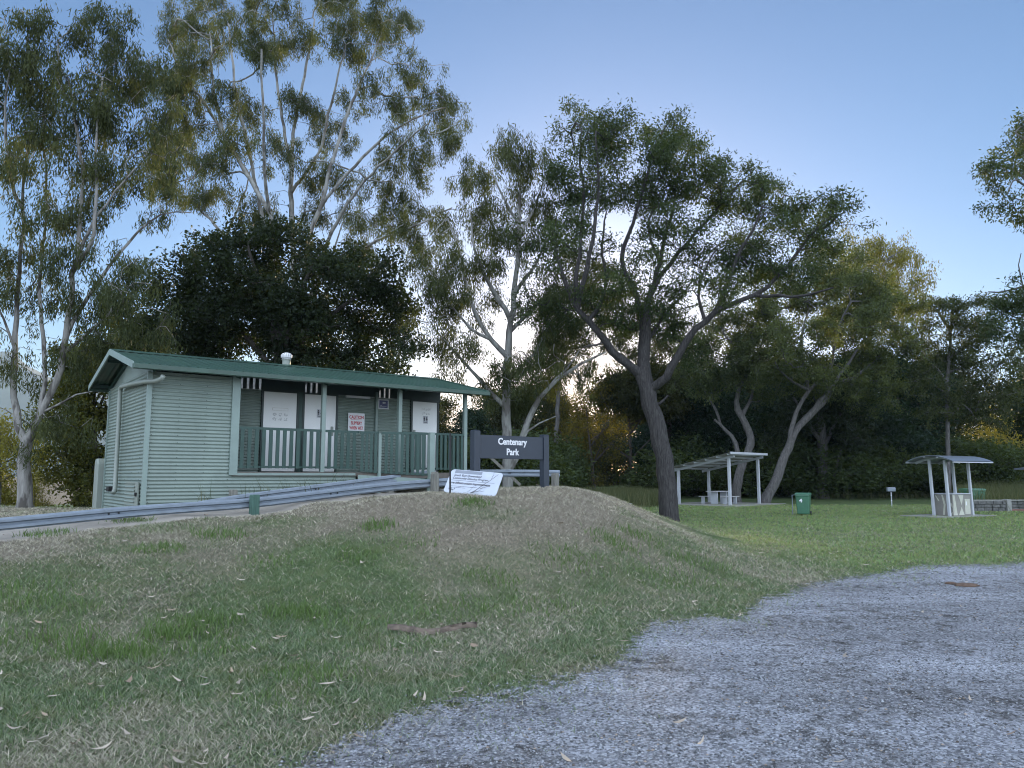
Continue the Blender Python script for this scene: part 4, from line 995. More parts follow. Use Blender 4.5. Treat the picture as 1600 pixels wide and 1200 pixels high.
def radii(sk, tip=.007, ex=2.35):
    n = len(sk.p); acc = np.zeros(n)
    for i in range(n - 1, -1, -1):
        if acc[i] == 0: acc[i] = tip ** ex
        if sk.par[i] >= 0: acc[sk.par[i]] += acc[i]
    r = acc ** (1 / ex)
    rm = np.array(sk.rm); return np.where(rm > 0, np.maximum(rm, np.minimum(r, rm * 1.15)), r)
def skel_mesh(sk, r, name, rng, flare=None, rough=.06):
    n = len(sk.p); P = sk.arr(); ch = [[] for _ in range(n)]
    for i, p in enumerate(sk.par):
        if p >= 0: ch[p].append(i)
    # keep child radius under the parent's
    for i in range(n):
        if sk.par[i] >= 0: r[i] = min(r[i], r[sk.par[i]] * 1.0)
    starts = [(i, -1) for i in range(n) if sk.par[i] < 0]; VS, FS = [], []; off = 0
    while starts:
        i, pa = starts.pop(); chain = [i]; 
        while ch[i]:
            b = max(ch[i], key=lambda c: r[c]); starts += [(c, i) for c in ch[i] if c != b]; chain.append(b); i = b
        pts = P[chain]; rr = r[chain].copy()
        if pa >= 0: pts = np.vstack([P[pa], pts]); rr = np.concatenate([[min(r[pa] * .9, rr[0] * 1.25)], rr])
        if len(pts) < 2: continue
        rm = rr.max(); k = 14 if rm > .15 else 8 if rm > .05 else 5 if rm > .02 else 3
        T = np.gradient(pts, axis=0); T = unit(T); ref = np.array([.31, .87, .12]) if abs(T[:, 1]).mean() < .8 else np.array([.9, .1, .2])
        S = unit(np.cross(T, ref)); U = np.cross(S, T); a = np.arange(k) * 2 * np.pi / k
        R_ = rr[:, None] * (1 + (rough * rng.normal(0, 1, (len(pts), k)) if rm > .04 else 0))
        if flare is not None and pa < 0:
            h = pts[:, 2] - pts[0, 2]; R_ = R_ * (1 + flare * np.exp(-h / .45))[:, None] * (1 + .18 * np.exp(-h / .6)[:, None] * np.cos(5 * a + 1)[None])
        V = pts[:, None] + S[:, None] * (np.cos(a)[None, :, None] * R_[..., None]) + U[:, None] * (np.sin(a)[None, :, None] * R_[..., None])
        m = len(pts); I = np.arange(m * k).reshape(m, k) + off
        FS.append(np.stack([I[:-1], np.roll(I, -1, 1)[:-1], np.roll(I, -1, 1)[1:], I[1:]], -1).reshape(-1, 4)); VS.append(V.reshape(-1, 3)); off += m * k
    return fast_mesh(name, np.concatenate(VS), np.concatenate(FS))
def leaf_mesh(C, per, rng, name, sig=(.35,.35,.3), L=(.12,.22), W=(.022,.035), hang=1.0, spread=.5, c0=(.05,.07,.03), c1=(.10,.12,.05), outdir=None, strand=0):
    n = len(C); cnt = rng.poisson(per, n); ii = np.repeat(np.arange(n), cnt); m = len(ii)
    p = C[ii] + rng.normal(0, 1, (m, 3)) * np.array(sig)
    if strand: p[:, 2] -= rng.random(m) * strand
    d = rng.normal(0, spread, (m, 3)); d[:, 2] -= hang; d = unit(d)
    if outdir is not None: d = unit(d + outdir[ii] * .6)
    s = unit(np.cross(d, rng.normal(0, 1, (m, 3)))); l = rng.uniform(*L, m)[:, None]; w_ = rng.uniform(*W, m)[:, None]
    nn = np.cross(s, d) * l * .10
    v = np.stack([p, p + d * l * .45 + s * w_ * .5 + nn, p + d * l, p + d * l * .45 - s * w_ * .5 + nn], 1)
    f = np.arange(m * 4).reshape(m, 4)
    t = np.clip(.55 * rng.random(n)[ii] + .45 * rng.random(m), 0, 1)[:, None]
    col = np.array(c0) * (1 - t) + np.array(c1) * t
    return fast_mesh(name, v.reshape(-1, 3), f, np.repeat(col, 4, axis=0))
GUM = dict(strand=.6, sig=(.14,.14,.10), L=(.13,.24), W=(.024,.040), hang=1.0, spread=.42, c0=(.026,.038,.018), c1=(.085,.098,.040))
IRON = dict(sig=(.22,.22,.16), L=(.11,.19), W=(.036,.058), hang=.35, spread=.62, c0=(.020,.036,.018), c1=(.058,.082,.036))
FIG = dict(sig=(.24,.24,.19), L=(.13,.20), W=(.065,.10), hang=.25, spread=.7, c0=(.008,.014,.008), c1=(.030,.045,.020))
def finish_tree(name, base, sk, tips_pos, per, leafkw, barkm, leafm, label, rng, group=None, flare=.35, tip=.008, cat='tree', rough=.06):
    root = empty(name, tuple(base), 0, label, cat, group); off = np.array(base)
    r = radii(sk, tip); sk.p = [q - off for q in sk.p]
    link('trunk', skel_mesh(sk, r, 'trunk', rng, flare, rough), barkm, root, smooth=True)
    link('crown', leaf_mesh(tips_pos - off, per * LEAVES, rng, 'crown', **leafkw), leafm, root)
    return root
def traced_tree(name, label, Y, limbs, blobs, barkm, leafm, leafkw, seed, per=34, dens=3.0, depth=.55, upcost=.5, zsink=.25, tip=.008, hollow=.35, flare=.35, seg=.45, jit=.05, bare=True, spr=1.2):
    rng = np.random.default_rng(seed); sk = Skel(); k = Y / 1200; first = True
    for L in limbs:
        pts, r0, r1 = L[0], L[1], L[2]; dz = L[3] if len(L) > 3 else None
        n = len(pts); d1 = dz if dz is not None else (0 if first else rng.normal(0, .30) * np.hypot(pts[-1][0]-pts[0][0], pts[-1][1]-pts[0][1]) * k)
        s0 = 0.0
        if sk.p and not first:
            A = sk.arr(); q0 = at(pts[0][0], pts[0][1], Y)
            # find the limb point this one springs from by sight line
            best = int(np.argmin([abs(a[0] - q0[0] * a[1] / Y) + abs((a[2]-CAM_H) - (q0[2]-CAM_H) * a[1] / Y) for a in A])); s0 = A[best][1] - Y
        W3 = [at(x, y, Y + s0 + (d1) * (i / max(1, n-1))) for i, (x, y) in enumerate(pts)]
        if first: W3[0] = np.array([W3[0][0], W3[0][1], tz(W3[0][0], W3[0][1]) - zsink])
        elif sk.p: W3[0] = A[best]
        add_limb(sk, W3, r0 * k, r1 * k, rng, jit=jit, power=.8); first = False
    base = sk.p[0] + np.array([0, 0, zsink]); att = []
    cw = (max(b[0] for b in blobs) - min(b[0] for b in blobs)) * k
    for b in blobs:
        x, y, rx, ry = b[:4]; dz = b[4] if len(b) > 4 else rng.normal(0, cw * depth * .33); dm = b[5] if len(b) > 5 else 1.0
        c = at(x, y, Y + dz); rx *= k; ry *= k; rz_ = (rx + ry) / 2
        m = max(2, int(1.6 * CL * dens * dm * 3.14 * rx * ry / 5)); v = unit(rng.normal(0, 1, (m, 3))) * (hollow + (1 - hollow) * rng.random((m, 1)) ** .6)
        sub = c + v * np.array([rx, rz_, ry]); q = rng.poisson(4.5, m) + 1
        att.append(np.repeat(sub, q, axis=0) + rng.normal(0, 1, (q.sum(), 3)) * np.array([.34, .34, .28]) * spr)
    att = np.concatenate(att); tips = grow(sk, att, rng, upcost, seg=seg)
    return finish_tree(name, base, sk, att, per, leafkw, barkm, leafm, label, rng, flare=flare, tip=tip)

# left gum, forked low, beside the rail
traced_tree('gum_tree', 'forked smooth barked gum tree standing left of the toilet block', 24,
  [([(35,806),(36,760),(39,715),(40,692)],9.5,9), ([(38,700),(28,672),(20,640),(21,590),(23,530),(25,480),(33,400),(36,340),(35,290),(44,230),(52,190)],5.8,1.3,.5),
   ([(41,694),(52,668),(72,632),(92,590),(100,555),(106,510),(113,450),(121,395),(127,330),(130,260),(120,190),(105,120)],6.2,1.3,-.6),
   ([(70,636),(73,600),(68,560),(66,510),(60,440),(68,380),(75,320),(70,240),(68,160)],4,1.2,1.5), ([(104,525),(128,480),(160,430),(190,395),(225,350),(262,325),(300,332)],4,1,1.5),
   ([(121,395),(140,350),(165,320),(190,285),(212,262)],3,1), ([(116,430),(150,380),(150,300),(150,200),(160,120)],3,1), ([(100,560),(130,530),(160,500),(190,470),(225,440)],3,1),
   ([(23,540),(8,500),(-10,470),(-30,430)],2.5,1), ([(62,655),(95,630),(120,615),(150,612)],2.5,.8), ([(44,672),(30,655),(10,642),(-8,635)],1.8,.6),([(36,340),(15,280),(5,200),(15,110)],3,1)],
  [(70,55,45,38),(20,70,32,45),(150,45,48,35),(190,105,50,45),(60,130,48,45),(130,115,45,50),(232,115,38,45),(170,180,52,45),(60,185,42,40),(240,185,32,38),(20,150,30,40),(28,245,38,34),(100,235,48,45),(180,255,45,36),(-20,120,30,60),(-25,260,30,50),
   (120,320,42,36),(50,395,42,34),(205,420,38,36),(40,458,40,24),(165,500,48,36),(218,478,34,44),(128,455,38,32),(240,330,36,28),(262,250,30,34),(-20,400,30,45),(90,560,34,24,None or 0,.6),(15,560,20,34,0,.5),(200,545,45,32),(110,400,30,30),(60,300,30,30),(-10,520,20,30,0,.5),(90,650,18,20,0,.4)],
  M['bark_mid'], M['gum_leaf'], GUM, 21, per=54, dens=3.1, tip=.010)

# big pale gum behind the building
traced_tree('gum_tree', 'tall spreading gum with many pale stems rising behind the dark leafy tree', 38,
  [([(470,770),(468,700),(466,620),(466,560)],15,13),
   ([(466,570),(440,470),(416,370),(398,280),(382,205),(365,125),(357,30)],4.8,1.2), ([(466,575),(440,440),(424,350),(414,280),(412,195),(408,75)],4.8,1.2), ([(466,565),(460,470),(457,370),(454,300),(457,210),(473,130),(492,30)],6,1.2),
   ([(455,280),(446,220),(432,125),(426,20)],3.5,1), ([(466,560),(472,470),(478,385),(500,320),(540,275),(582,230),(625,195),(690,168)],5,1), ([(468,570),(490,470),(508,392),(530,335),(572,280),(602,250),(640,215),(672,190)],4.6,1),
   ([(468,575),(510,450),(550,398),(590,375),(655,352),(705,325)],4.5,1), ([(466,575),(400,440),(350,366),(305,320),(262,287),(225,265)],4,1), ([(400,285),(360,230),(320,160),(282,115),(262,62)],4,1), ([(350,366),(368,330),(385,300),(395,250)],2,.8),
   ([(500,320),(520,250),(545,170),(580,90),(600,40)],3.5,1), ([(415,330),(385,270),(345,200),(330,120),(330,50)],3.5,1), ([(457,300),(500,240),(520,150),(540,70)],3,1), ([(470,560),(470,500),(500,430),(520,400),(535,350)],4,1)],
  [(265,40,34,42),(325,45,50,44),(290,110,48,40),(300,165,46,40),(250,215,38,40),(385,70,54,46),(450,55,48,48),(545,50,46,50),(610,42,46,42),(640,110,46,48),(690,160,34,40),(590,150,48,38),(520,195,42,38),(625,215,46,32),(460,145,40,36),(345,235,46,36),(320,300,42,34),(545,275,46,32),(622,290,42,30),(665,255,28,34),(440,230,36,32),(505,320,38,26),(650,330,40,24),(350,150,40,32),
   (705,200,22,22),(590,250,32,30),(480,270,34,30),(390,180,34,30),(300,235,32,34),(280,290,34,26),(690,340,24,16),(575,330,34,22),(250,270,28,26),(250,130,30,36),(410,-10,60,30),(520,0,60,30),(320,-10,50,25),(600,0,40,20),(395,320,34,24),(600,345,50,26),(640,375,34,22),(430,340,40,24),(560,390,40,20)],
  M['bark_pale'], M['gum_leaf'], GUM, 33, per=56, dens=2.3, tip=.014, hollow=.2)

# dark dense tree right behind the roof
traced_tree('broadleaf_tree', 'dense dark rounded broadleaf tree close behind the toilet block roof', 29.5,
  [([(442,760),(441,700),(440,640),(438,570),(435,520)],11,8), ([(440,600),(400,540),(350,490),(300,450)],6,2), ([(438,580),(480,520),(530,480),(580,450)],6,2), ([(437,560),(420,490),(400,430),(390,390)],6,2), ([(440,570),(460,490),(480,430),(500,400)],5,2), ([(440,620),(340,570),(280,540),(230,520)],4,1.5), ([(441,620),(520,570),(570,550),(610,530)],4,1.5)],
  [(270,415,14,10),(315,388,14,12),(362,368,16,12),(425,366,14,9),(472,376,16,10),(560,400,16,12),(604,440,12,12),(622,480,12,14),(625,545,12,14),(250,450,16,14),(226,500,12,14),(300,430,34,32),(350,410,40,30),(400,395,38,28),(440,400,44,36),(490,405,40,32),(540,425,44,36),(580,455,40,36),(280,480,45,40),(340,475,55,45),(410,460,60,48),(480,465,60,48),(550,490,52,44),(600,510,30,40),(255,530,36,34),(310,540,55,36),(380,535,60,40),(450,530,55,42),(520,545,55,36),(585,560,38,30),(290,585,46,26),(350,590,50,24),(530,590,50,22),(598,590,24,20),(235,560,26,30),(240,500,24,28),(420,590,60,20),(470,590,40,20),(400,490,70,50,4),(500,510,70,50,4),(320,510,60,50,4)],
  M['bark_dark'], M['leaf'], FIG, 41, per=40, dens=2.3, depth=.38, hollow=.3, spr=1.15)

# centre gum
traced_tree('gum_tree', 'pale trunked gum rising behind the park name sign', 31,
  [([(793,800),(793,740),(792,660),(790,597),(794,555),(797,505),(804,455),(809,413),(811,347),(813,297),(808,240)],10,1.5),
   ([(797,505),(776,463),(759,434),(740,390),(735,330)],5,1), ([(793,565),(767,542),(745,490),(732,467),(722,409),(709,367),(700,340)],5,1), ([(789,645),(767,622),(747,588),(720,560),(697,538),(672,500)],4.5,1), 
   ([(796,738),(808,712),(822,662),(834,634),(855,602),(888,580),(922,562),(945,548)],6.5,1.5,-1.0), ([(846,612),(872,588),(898,570),(905,548)],3,1,-.6), ([(815,690),(826,672),(850,656),(868,650)],2.5,.8,-.4), ([(803,460),(826,426),(851,397),(860,350)],4,1), ([(796,520),(812,500),(840,480),(868,440)],4,1), ([(811,350),(790,320),(770,270)],3,1), ([(792,600),(830,560),(858,510)],3.5,1), ([(811,370),(835,330),(850,280)],2.5,1), ([(767,542),(735,520),(700,470),(680,430)],3,1)],
  [(800,235,50,28),(730,280,44,40),(858,250,26,46),(770,315,42,36),(700,330,34,36),(690,390,38,44),(848,335,42,40),(752,400,48,36),(674,450,34,40),(800,385,34,28),(740,470,46,34),(690,525,36,30),(850,440,40,36),(795,470,34,24),(730,540,36,26),(850,520,46,38),(800,560,42,30),(870,585,40,30),(690,585,26,24),(765,600,36,22),(880,480,34,34),(820,300,32,30),(655,500,20,34),(905,560,34,24),(660,400,22,30),(820,625,40,24),(770,350,30,30)],
  M['bark_pale'], M['gum_leaf'], GUM, 52, per=50, dens=2.6, tip=.012)

# dark ironbark on the lawn
traced_tree('ironbark_tree', 'large dark furrowed tree leaning over the lawn beside the mound', 29.0,
  [([(1047,818),(1046,790),(1043,753),(1036,715),(1029,680),(1021,645),(1013,613),(1005,588)],14.5,12.5),
   ([(1006,592),(990,580),(976,569),(948,541),(929,507),(904,485),(886,465),(879,435),(874,408)],8.2,2.5,-1.2), ([(904,485),(910,455),(918,410),(931,365),(934,310),(934,262),(930,215)],4.5,1.2,-1.5), ([(900,480),(897,451),(905,400),(912,340),(913,300),(908,256),(905,215)],4,1.2,-.2), ([(929,507),(950,460),(945,420),(940,380),(945,330)],3.5,1),
   ([(1005,590),(1006,545),(1009,500)],10.5,8.5,.3), ([(1009,505),(987,446),(969,420),(970,392),(976,372),(992,352),(1002,301),(1014,256),(1024,222),(1045,190)],5.2,1.2,-1.6), ([(1009,500),(1017,455),(1031,407),(1043,362),(1053,317),(1060,270)],5.5,1.2,1), ([(1014,470),(1042,414),(1070,386),(1098,352),(1132,312),(1160,285)],4.5,1.2,-1),
   ([(1010,605),(1022,612),(1040,606),(1047,588),(1052,569),(1066,535),(1094,507),(1121,479),(1155,471),(1183,463),(1211,440),(1239,407),(1262,373),(1292,345)],7.5,1.5,-2.2), ([(1121,479),(1143,430),(1155,390),(1176,362),(1195,320)],4.5,1.2,-1), ([(1183,463),(1220,466),(1260,462),(1300,450)],3.5,1.2,-2.5), ([(1094,507),(1085,460),(1100,420),(1120,390)],3,1,1.5), ([(1010,540),(1030,500),(1060,470),(1080,440)],3.5,1,2),([(1031,407),(1010,370),(1020,320),(1030,280)],2.8,1,1.5), ([(1015,640),(1032,628),(1045,615)],3,1.5,-.3)],
  [(905,205,36,32),(945,205,38,36),(925,250,44,34),(885,255,26,30),(965,250,22,26),(1050,205,40,32),(1030,235,34,28),(1075,225,26,24),(905,320,34,34),(940,300,28,34),(868,385,36,24),(905,400,36,24),(858,425,28,20),(935,360,22,28),(1035,285,40,34),(1010,330,32,26),(1085,290,40,34),(1120,260,32,26),(1155,300,40,34),(1185,285,30,26),(1110,330,36,26),(1065,345,32,26),(1200,330,34,28),(1175,360,36,28),(1230,355,34,28),(1200,400,34,24),(1140,395,32,26),(1095,400,28,22),(1060,415,30,24),(1250,390,34,26),(1285,345,34,26),(1270,420,36,22),(1215,440,30,16),(1130,440,28,18),(1030,460,30,22),(990,475,26,20),(1060,480,26,18),(960,445,24,22),(905,470,34,22),(1000,290,24,28),(1065,500,24,18,None or 1,.6),(1080,560,30,20,2,.7),(1300,400,26,20),(870,345,22,22),(850,470,26,22),(1085,215,14,16),(1020,425,30,26),(985,430,24,22),(1045,375,26,24),(1000,520,30,20),(960,500,20,18),(1110,450,26,20),(1160,420,26,18),(1240,325,22,18),(1300,320,20,16),(890,355,26,24),(840,390,18,20),(955,300,20,22),(1180,260,14,12),(1205,300,16,14)],
  M['bark_iron'], M['leaf'], IRON, 62, per=46, dens=2.8, upcost=.35, tip=.013, flare=.28, jit=.06)

traced_tree('gum_tree', 'slender leafy tree standing behind the dark leaning tree, in front of the low sun', 56,
  [([(868,785),(868,700),(872,620),(880,540),(890,470),(900,420)],4.5,1.2), ([(872,620),(850,570),(838,520)],2,.7), ([(878,560),(915,520),(950,480)],2.2,.7), ([(886,500),(870,450),(866,410)],1.6,.6), ([(880,545),(930,540),(980,520),(1030,500)],2,.7), ([(888,480),(930,440),(960,420)],1.6,.6)],
  [(850,500,34,34),(890,440,34,30),(930,470,36,34),(870,550,40,28),(960,520,36,30),(1000,500,34,30),(1035,510,30,26),(900,400,26,24),(945,420,30,26),(1000,545,34,22),(840,570,30,26),(1060,545,28,22),(905,520,34,24),(980,460,30,26),(940,560,26,14)],
  M['bark_grey'], M['leaf'], dict(IRON, sig=(.26,.26,.22), L=(.16,.28), W=(.06,.09), c0=(.022,.03,.014), c1=(.075,.08,.03)), 66, per=36, dens=1.5, tip=.015, spr=1.5)
traced_tree('woodland_tree', 'thick shaded trunk tree at the wood edge just right of the lone bin', 55,
  [([(1285,772),(1284,740),(1286,700),(1280,650),(1275,610)],9,6), ([(1284,700),(1310,650),(1330,620)],4,1.5), ([(1284,690),(1255,650),(1240,620)],4,1.5), ([(1303,775),(1302,750),(1308,720),(1320,690)],3,1.2)],
  [(1280,640,44,30),(1320,640,36,28),(1245,640,34,28),(1260,600,34,26),(1310,600,36,26),(1340,680,30,22),(1240,680,26,20)],
  M['bark_grey'], M['leaf'], dict(FIG, sig=(.4,.4,.3), L=(.2,.34), W=(.1,.16), c0=(.012,.02,.012), c1=(.035,.05,.025)), 67, per=30, dens=1.3, tip=.016, spr=1.6)
# two leaning trees behind the white shelter
traced_tree('leaning_tree', 'twisted grey trunk tree standing directly behind the white picnic shelter', 50,
  [([(1150,792),(1150,760),(1156,735),(1166,712),(1176,690),(1172,672),(1160,655),(1152,640)],7.5,5), ([(1158,725),(1152,700),(1145,680),(1132,668),(1115,655)],4.5,2), ([(1155,645),(1150,610),(1165,590),(1180,560),(1175,520)],4,1.5), ([(1160,655),(1175,620),(1180,600)],3.5,1.5), ([(1130,666),(1120,640),(1100,610),(1080,590)],2.5,1), ([(1170,580),(1150,550),(1130,520)],2.5,1), ([(1178,560),(1200,520),(1220,490)],2.5,1)],
  [(1110,560,40,34),(1150,530,44,34),(1180,560,40,30),(1140,590,40,26),(1200,510,40,34),(1085,600,28,24),(1170,480,36,24),(1120,500,34,28),(1215,560,36,30),(1080,550,28,28),(1185,605,34,18)],
  M['bark_grey'], M['leaf'], dict(IRON, sig=(.24,.24,.19), L=(.15,.25), W=(.055,.085), c0=(.030,.046,.024), c1=(.10,.125,.055)), 71, per=36, dens=2.0, tip=.014, spr=1.4)
traced_tree('leaning_tree', 'grey trunk tree leaning right beyond the end of the white picnic shelter', 48.5,
  [([(1191,794),(1203,770),(1218,735),(1230,705),(1240,675),(1258,655),(1275,640),(1295,615),(1305,600)],8,4.5), ([(1233,700),(1236,670),(1245,640),(1258,615),(1275,600)],4.5,2), ([(1270,645),(1300,602),(1325,570),(1340,545)],4,1.5), ([(1262,610),(1255,570),(1250,530),(1262,490)],3.5,1.2), ([(1305,600),(1330,595),(1360,570),(1385,545)],3,1), ([(1290,620),(1300,560),(1310,510),(1330,470)],3,1), ([(1258,612),(1225,590),(1210,565)],2.5,1)],
  [(1235,470,40,28),(1290,450,46,30),(1340,470,44,30),(1250,520,44,32),(1310,515,48,34),(1370,510,40,32),(1225,560,34,26),(1280,570,42,24),(1345,560,42,28),(1385,560,34,26),(1400,520,26,24),(1320,600,40,18),(1260,425,30,20),(1320,430,34,22),(1250,605,30,16),(1380,600,34,20),(1205,430,30,22),(1275,405,30,18),(1335,405,26,18),(1400,475,28,24),(1418,545,24,24),(1190,480,30,24),(1360,450,30,22),(1290,500,40,30),(1350,620,40,20)],
  M['bark_grey'], M['leaf'], dict(IRON, sig=(.24,.24,.19), L=(.15,.25), W=(.055,.085), c0=(.032,.048,.024), c1=(.11,.135,.055)), 72, per=36, dens=2.0, tip=.014, spr=1.4)

# taller pale tree with yellow, sunlit leaves, beyond
traced_tree('gum_tree', 'yellow leaved gum catching the sun above the leaning trees', 72,
  [([(1350,765),(1352,690),(1355,600),(1360,520),(1362,450)],5,3), ([(1362,460),(1375,420),(1390,400),(1425,385)],2,.6), ([(1360,480),(1340,430),(1330,390)],2,.6), ([(1362,450),(1360,410),(1380,375)],1.6,.6), ([(1358,520),(1390,470),(1420,450),(1440,445)],2,.6), ([(1362,470),(1400,430),(1430,400)],1.5,.5)],
  [(1340,400,26,24),(1375,390,30,20),(1400,400,26,22),(1350,440,32,26),(1390,440,32,26),(1425,395,16,16),(1320,430,24,24),(1420,450,22,20),(1370,480,34,24),(1330,480,26,22),(1410,490,24,20),(1430,425,14,14),(1320,370,18,14)],
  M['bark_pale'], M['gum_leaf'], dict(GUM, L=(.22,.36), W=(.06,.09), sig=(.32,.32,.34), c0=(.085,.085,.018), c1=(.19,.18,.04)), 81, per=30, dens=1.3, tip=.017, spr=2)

# right hand gum behind the barbecue shelter
traced_tree('bushland_tree', 'slim straight trunk tree rising behind the barbecue shelter', 50,
  [([(1482,775),(1481,700),(1480,640),(1481,590),(1484,540),(1487,500),(1490,465)],4.2,1.5), ([(1481,620),(1460,600),(1440,590)],2,.7), ([(1483,560),(1510,540),(1540,525),(1565,515)],2.5,.8), ([(1486,520),(1470,490),(1455,475)],2,.7), ([(1481,600),(1450,560),(1430,540)],2,.7), ([(1482,590),(1520,570),(1550,560)],2,.8), ([(1488,490),(1510,475),(1525,470)],1.5,.6)],
  [(1490,475,30,20),(1525,480,28,22),(1460,500,28,22),(1500,520,34,26),(1545,520,32,26),(1440,540,30,26),(1480,560,36,26),(1525,570,36,26),(1455,600,34,24),(1500,620,40,26),(1550,610,36,28),(1430,590,24,26),(1470,650,34,22),(1535,660,36,24),(1575,560,26,30)],
  M['bark_grey'], M['leaf'], dict(IRON, sig=(.24,.24,.19), L=(.15,.25), W=(.055,.085), c0=(.024,.036,.018), c1=(.075,.092,.04)), 91, per=34, dens=1.9, tip=.014, spr=1.4)

# far right big tree, trunk outside the view
traced_tree('bushland_tree', 'big spreading tree reaching in at the right edge above the stone wall', 34,
  [([(1690,815),(1688,700),(1680,600),(1672,500),(1665,400),(1660,330)],13,7), ([(1665,420),(1635,440),(1600,445),(1570,462),(1545,455)],4,1), ([(1661,340),(1625,310),(1600,290),(1588,280)],4,1.5), ([(1620,308),(1597,270),(1575,255),(1545,258),(1520,280)],3,.8), ([(1660,335),(1640,280),(1620,230),(1590,210)],4,1), ([(1672,500),(1630,480),(1590,500)],4,1), ([(1678,580),(1630,560),(1590,560)],4,1), ([(1600,445),(1590,415),(1597,395)],1.5,.6)],
  [(1590,220,34,24),(1555,250,30,16),(1525,278,24,14),(1600,260,28,22),(1580,325,36,16),(1605,345,26,20),(1640,240,40,40),(1650,330,40,40),(1690,280,50,60),(1600,500,34,28),(1575,520,30,30),(1592,455,16,18),(1585,490,20,18),(1620,540,40,40),(1690,440,50,60),(1615,300,24,18),(1590,195,26,14)],
  M['bark_grey'], M['leaf'], dict(IRON, L=(.13,.22), W=(.05,.075)), 95, per=38, dens=1.25, tip=.013)

# ------------------------------------------------------------------ dark wood beyond the lawn: prototypes and copies, every tree its own object
def bushy(name, label, h, rad, seed, group, leafkw, barkm, nblob=26, per=44, dens=1.15, low=.12, tip=.014, trunk_r=.2, cat='tree', stems=1):
    rng = np.random.default_rng(seed); sk = Skel()
    for s in range(stems):
        lean = rng.normal(0, .06, 2) * h + (rng.normal(0, .25 * rad, 2) if stems > 1 else 0)
        b0 = np.array([0, 0, -.2]) + (np.append(rng.normal(0, .12, 2), 0) if s else 0)
        pts = [b0, b0 + [lean[0]*.2, lean[1]*.2, h*.25], [lean[0]*.6, lean[1]*.6, h*.5], [lean[0], lean[1], h*.82]]
        if s == 0 or stems > 1:
            if s: sk2 = sk
            add_limb(sk, pts, trunk_r / (1 if stems == 1 else 1.5), trunk_r * .2, rng, snap=s > 0)
    att = []
    for i in range(nblob):
        a = rng.random() * 6.283; z = h * (low + (1 - low) * (i + .5) / nblob); prof = math.sin(math.pi * min(1, (z / h) * .80 + .14)) ** .75
        rr = rad * prof * math.sqrt(rng.random()); br = rad * (.28 + .22 * rng.random()) * (.55 + .45 * prof)
        c = np.array([math.cos(a) * rr, math.sin(a) * rr, min(z, h - br * .5)]); m = max(5, int(dens * 3.14 * br * br * 1.3))
        v = unit(rng.normal(0, 1, (m, 3))) * (.3 + .7 * rng.random((m, 1)) ** .5); att.append(c + v * np.array([br, br, br * .8]))
    att = np.concatenate(att); att = att[att[:, 2] > .15]
    for k in range(5):
        a = rng.random() * 6.283; z = h * rng.uniform(.25, .6); add_limb(sk, [[0, 0, z], [math.cos(a) * rad * .3, math.sin(a) * rad * .3, z + .10 * h], [math.cos(a) * rad * .65, math.sin(a) * rad * .65, z + .22 * h]], trunk_r * .45, trunk_r * .12, rng)
    grow(sk, att, rng, .4, seg=.8)
    return finish_tree(name, np.zeros(3), sk, att, per, leafkw, barkm, M['leaf'], label, rng, group, tip=tip, cat=cat)
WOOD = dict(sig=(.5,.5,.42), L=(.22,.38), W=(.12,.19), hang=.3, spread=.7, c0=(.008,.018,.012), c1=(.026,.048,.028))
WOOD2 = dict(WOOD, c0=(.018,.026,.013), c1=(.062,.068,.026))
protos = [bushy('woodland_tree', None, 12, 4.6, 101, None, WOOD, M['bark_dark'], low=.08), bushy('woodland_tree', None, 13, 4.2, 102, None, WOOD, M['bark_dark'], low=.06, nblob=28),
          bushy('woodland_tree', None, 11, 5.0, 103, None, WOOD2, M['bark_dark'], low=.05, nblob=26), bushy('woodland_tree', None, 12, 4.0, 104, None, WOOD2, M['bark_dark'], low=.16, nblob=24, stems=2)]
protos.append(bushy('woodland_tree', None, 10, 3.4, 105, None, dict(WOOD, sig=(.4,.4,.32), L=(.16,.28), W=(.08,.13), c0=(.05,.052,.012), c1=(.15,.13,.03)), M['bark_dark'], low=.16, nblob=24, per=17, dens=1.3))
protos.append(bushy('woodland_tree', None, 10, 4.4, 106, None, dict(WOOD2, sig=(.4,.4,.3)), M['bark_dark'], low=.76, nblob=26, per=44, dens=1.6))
used = set()
def plant(k, px, Y, top, label, sx=1.0, rot=None):
    h = [12, 13, 11, 12, 10, 10][k]; x = (px - 800) / 1200 * Y; z = tz(x, Y); zt = at(px, top, Y)[2]; s = (zt - z) / h
    o = protos[k] if k not in used else copy_tree(protos[k]); used.add(k)
    o.location = (x, Y, z - .05); o.scale = (s * sx, s * sx, s); o.rotation_euler = (0, 0, (px * 1.7) % 6.28 if rot is None else rot)
    o['label'] = label; o['group'] = 'trees of the dark wood beyond the lawn'
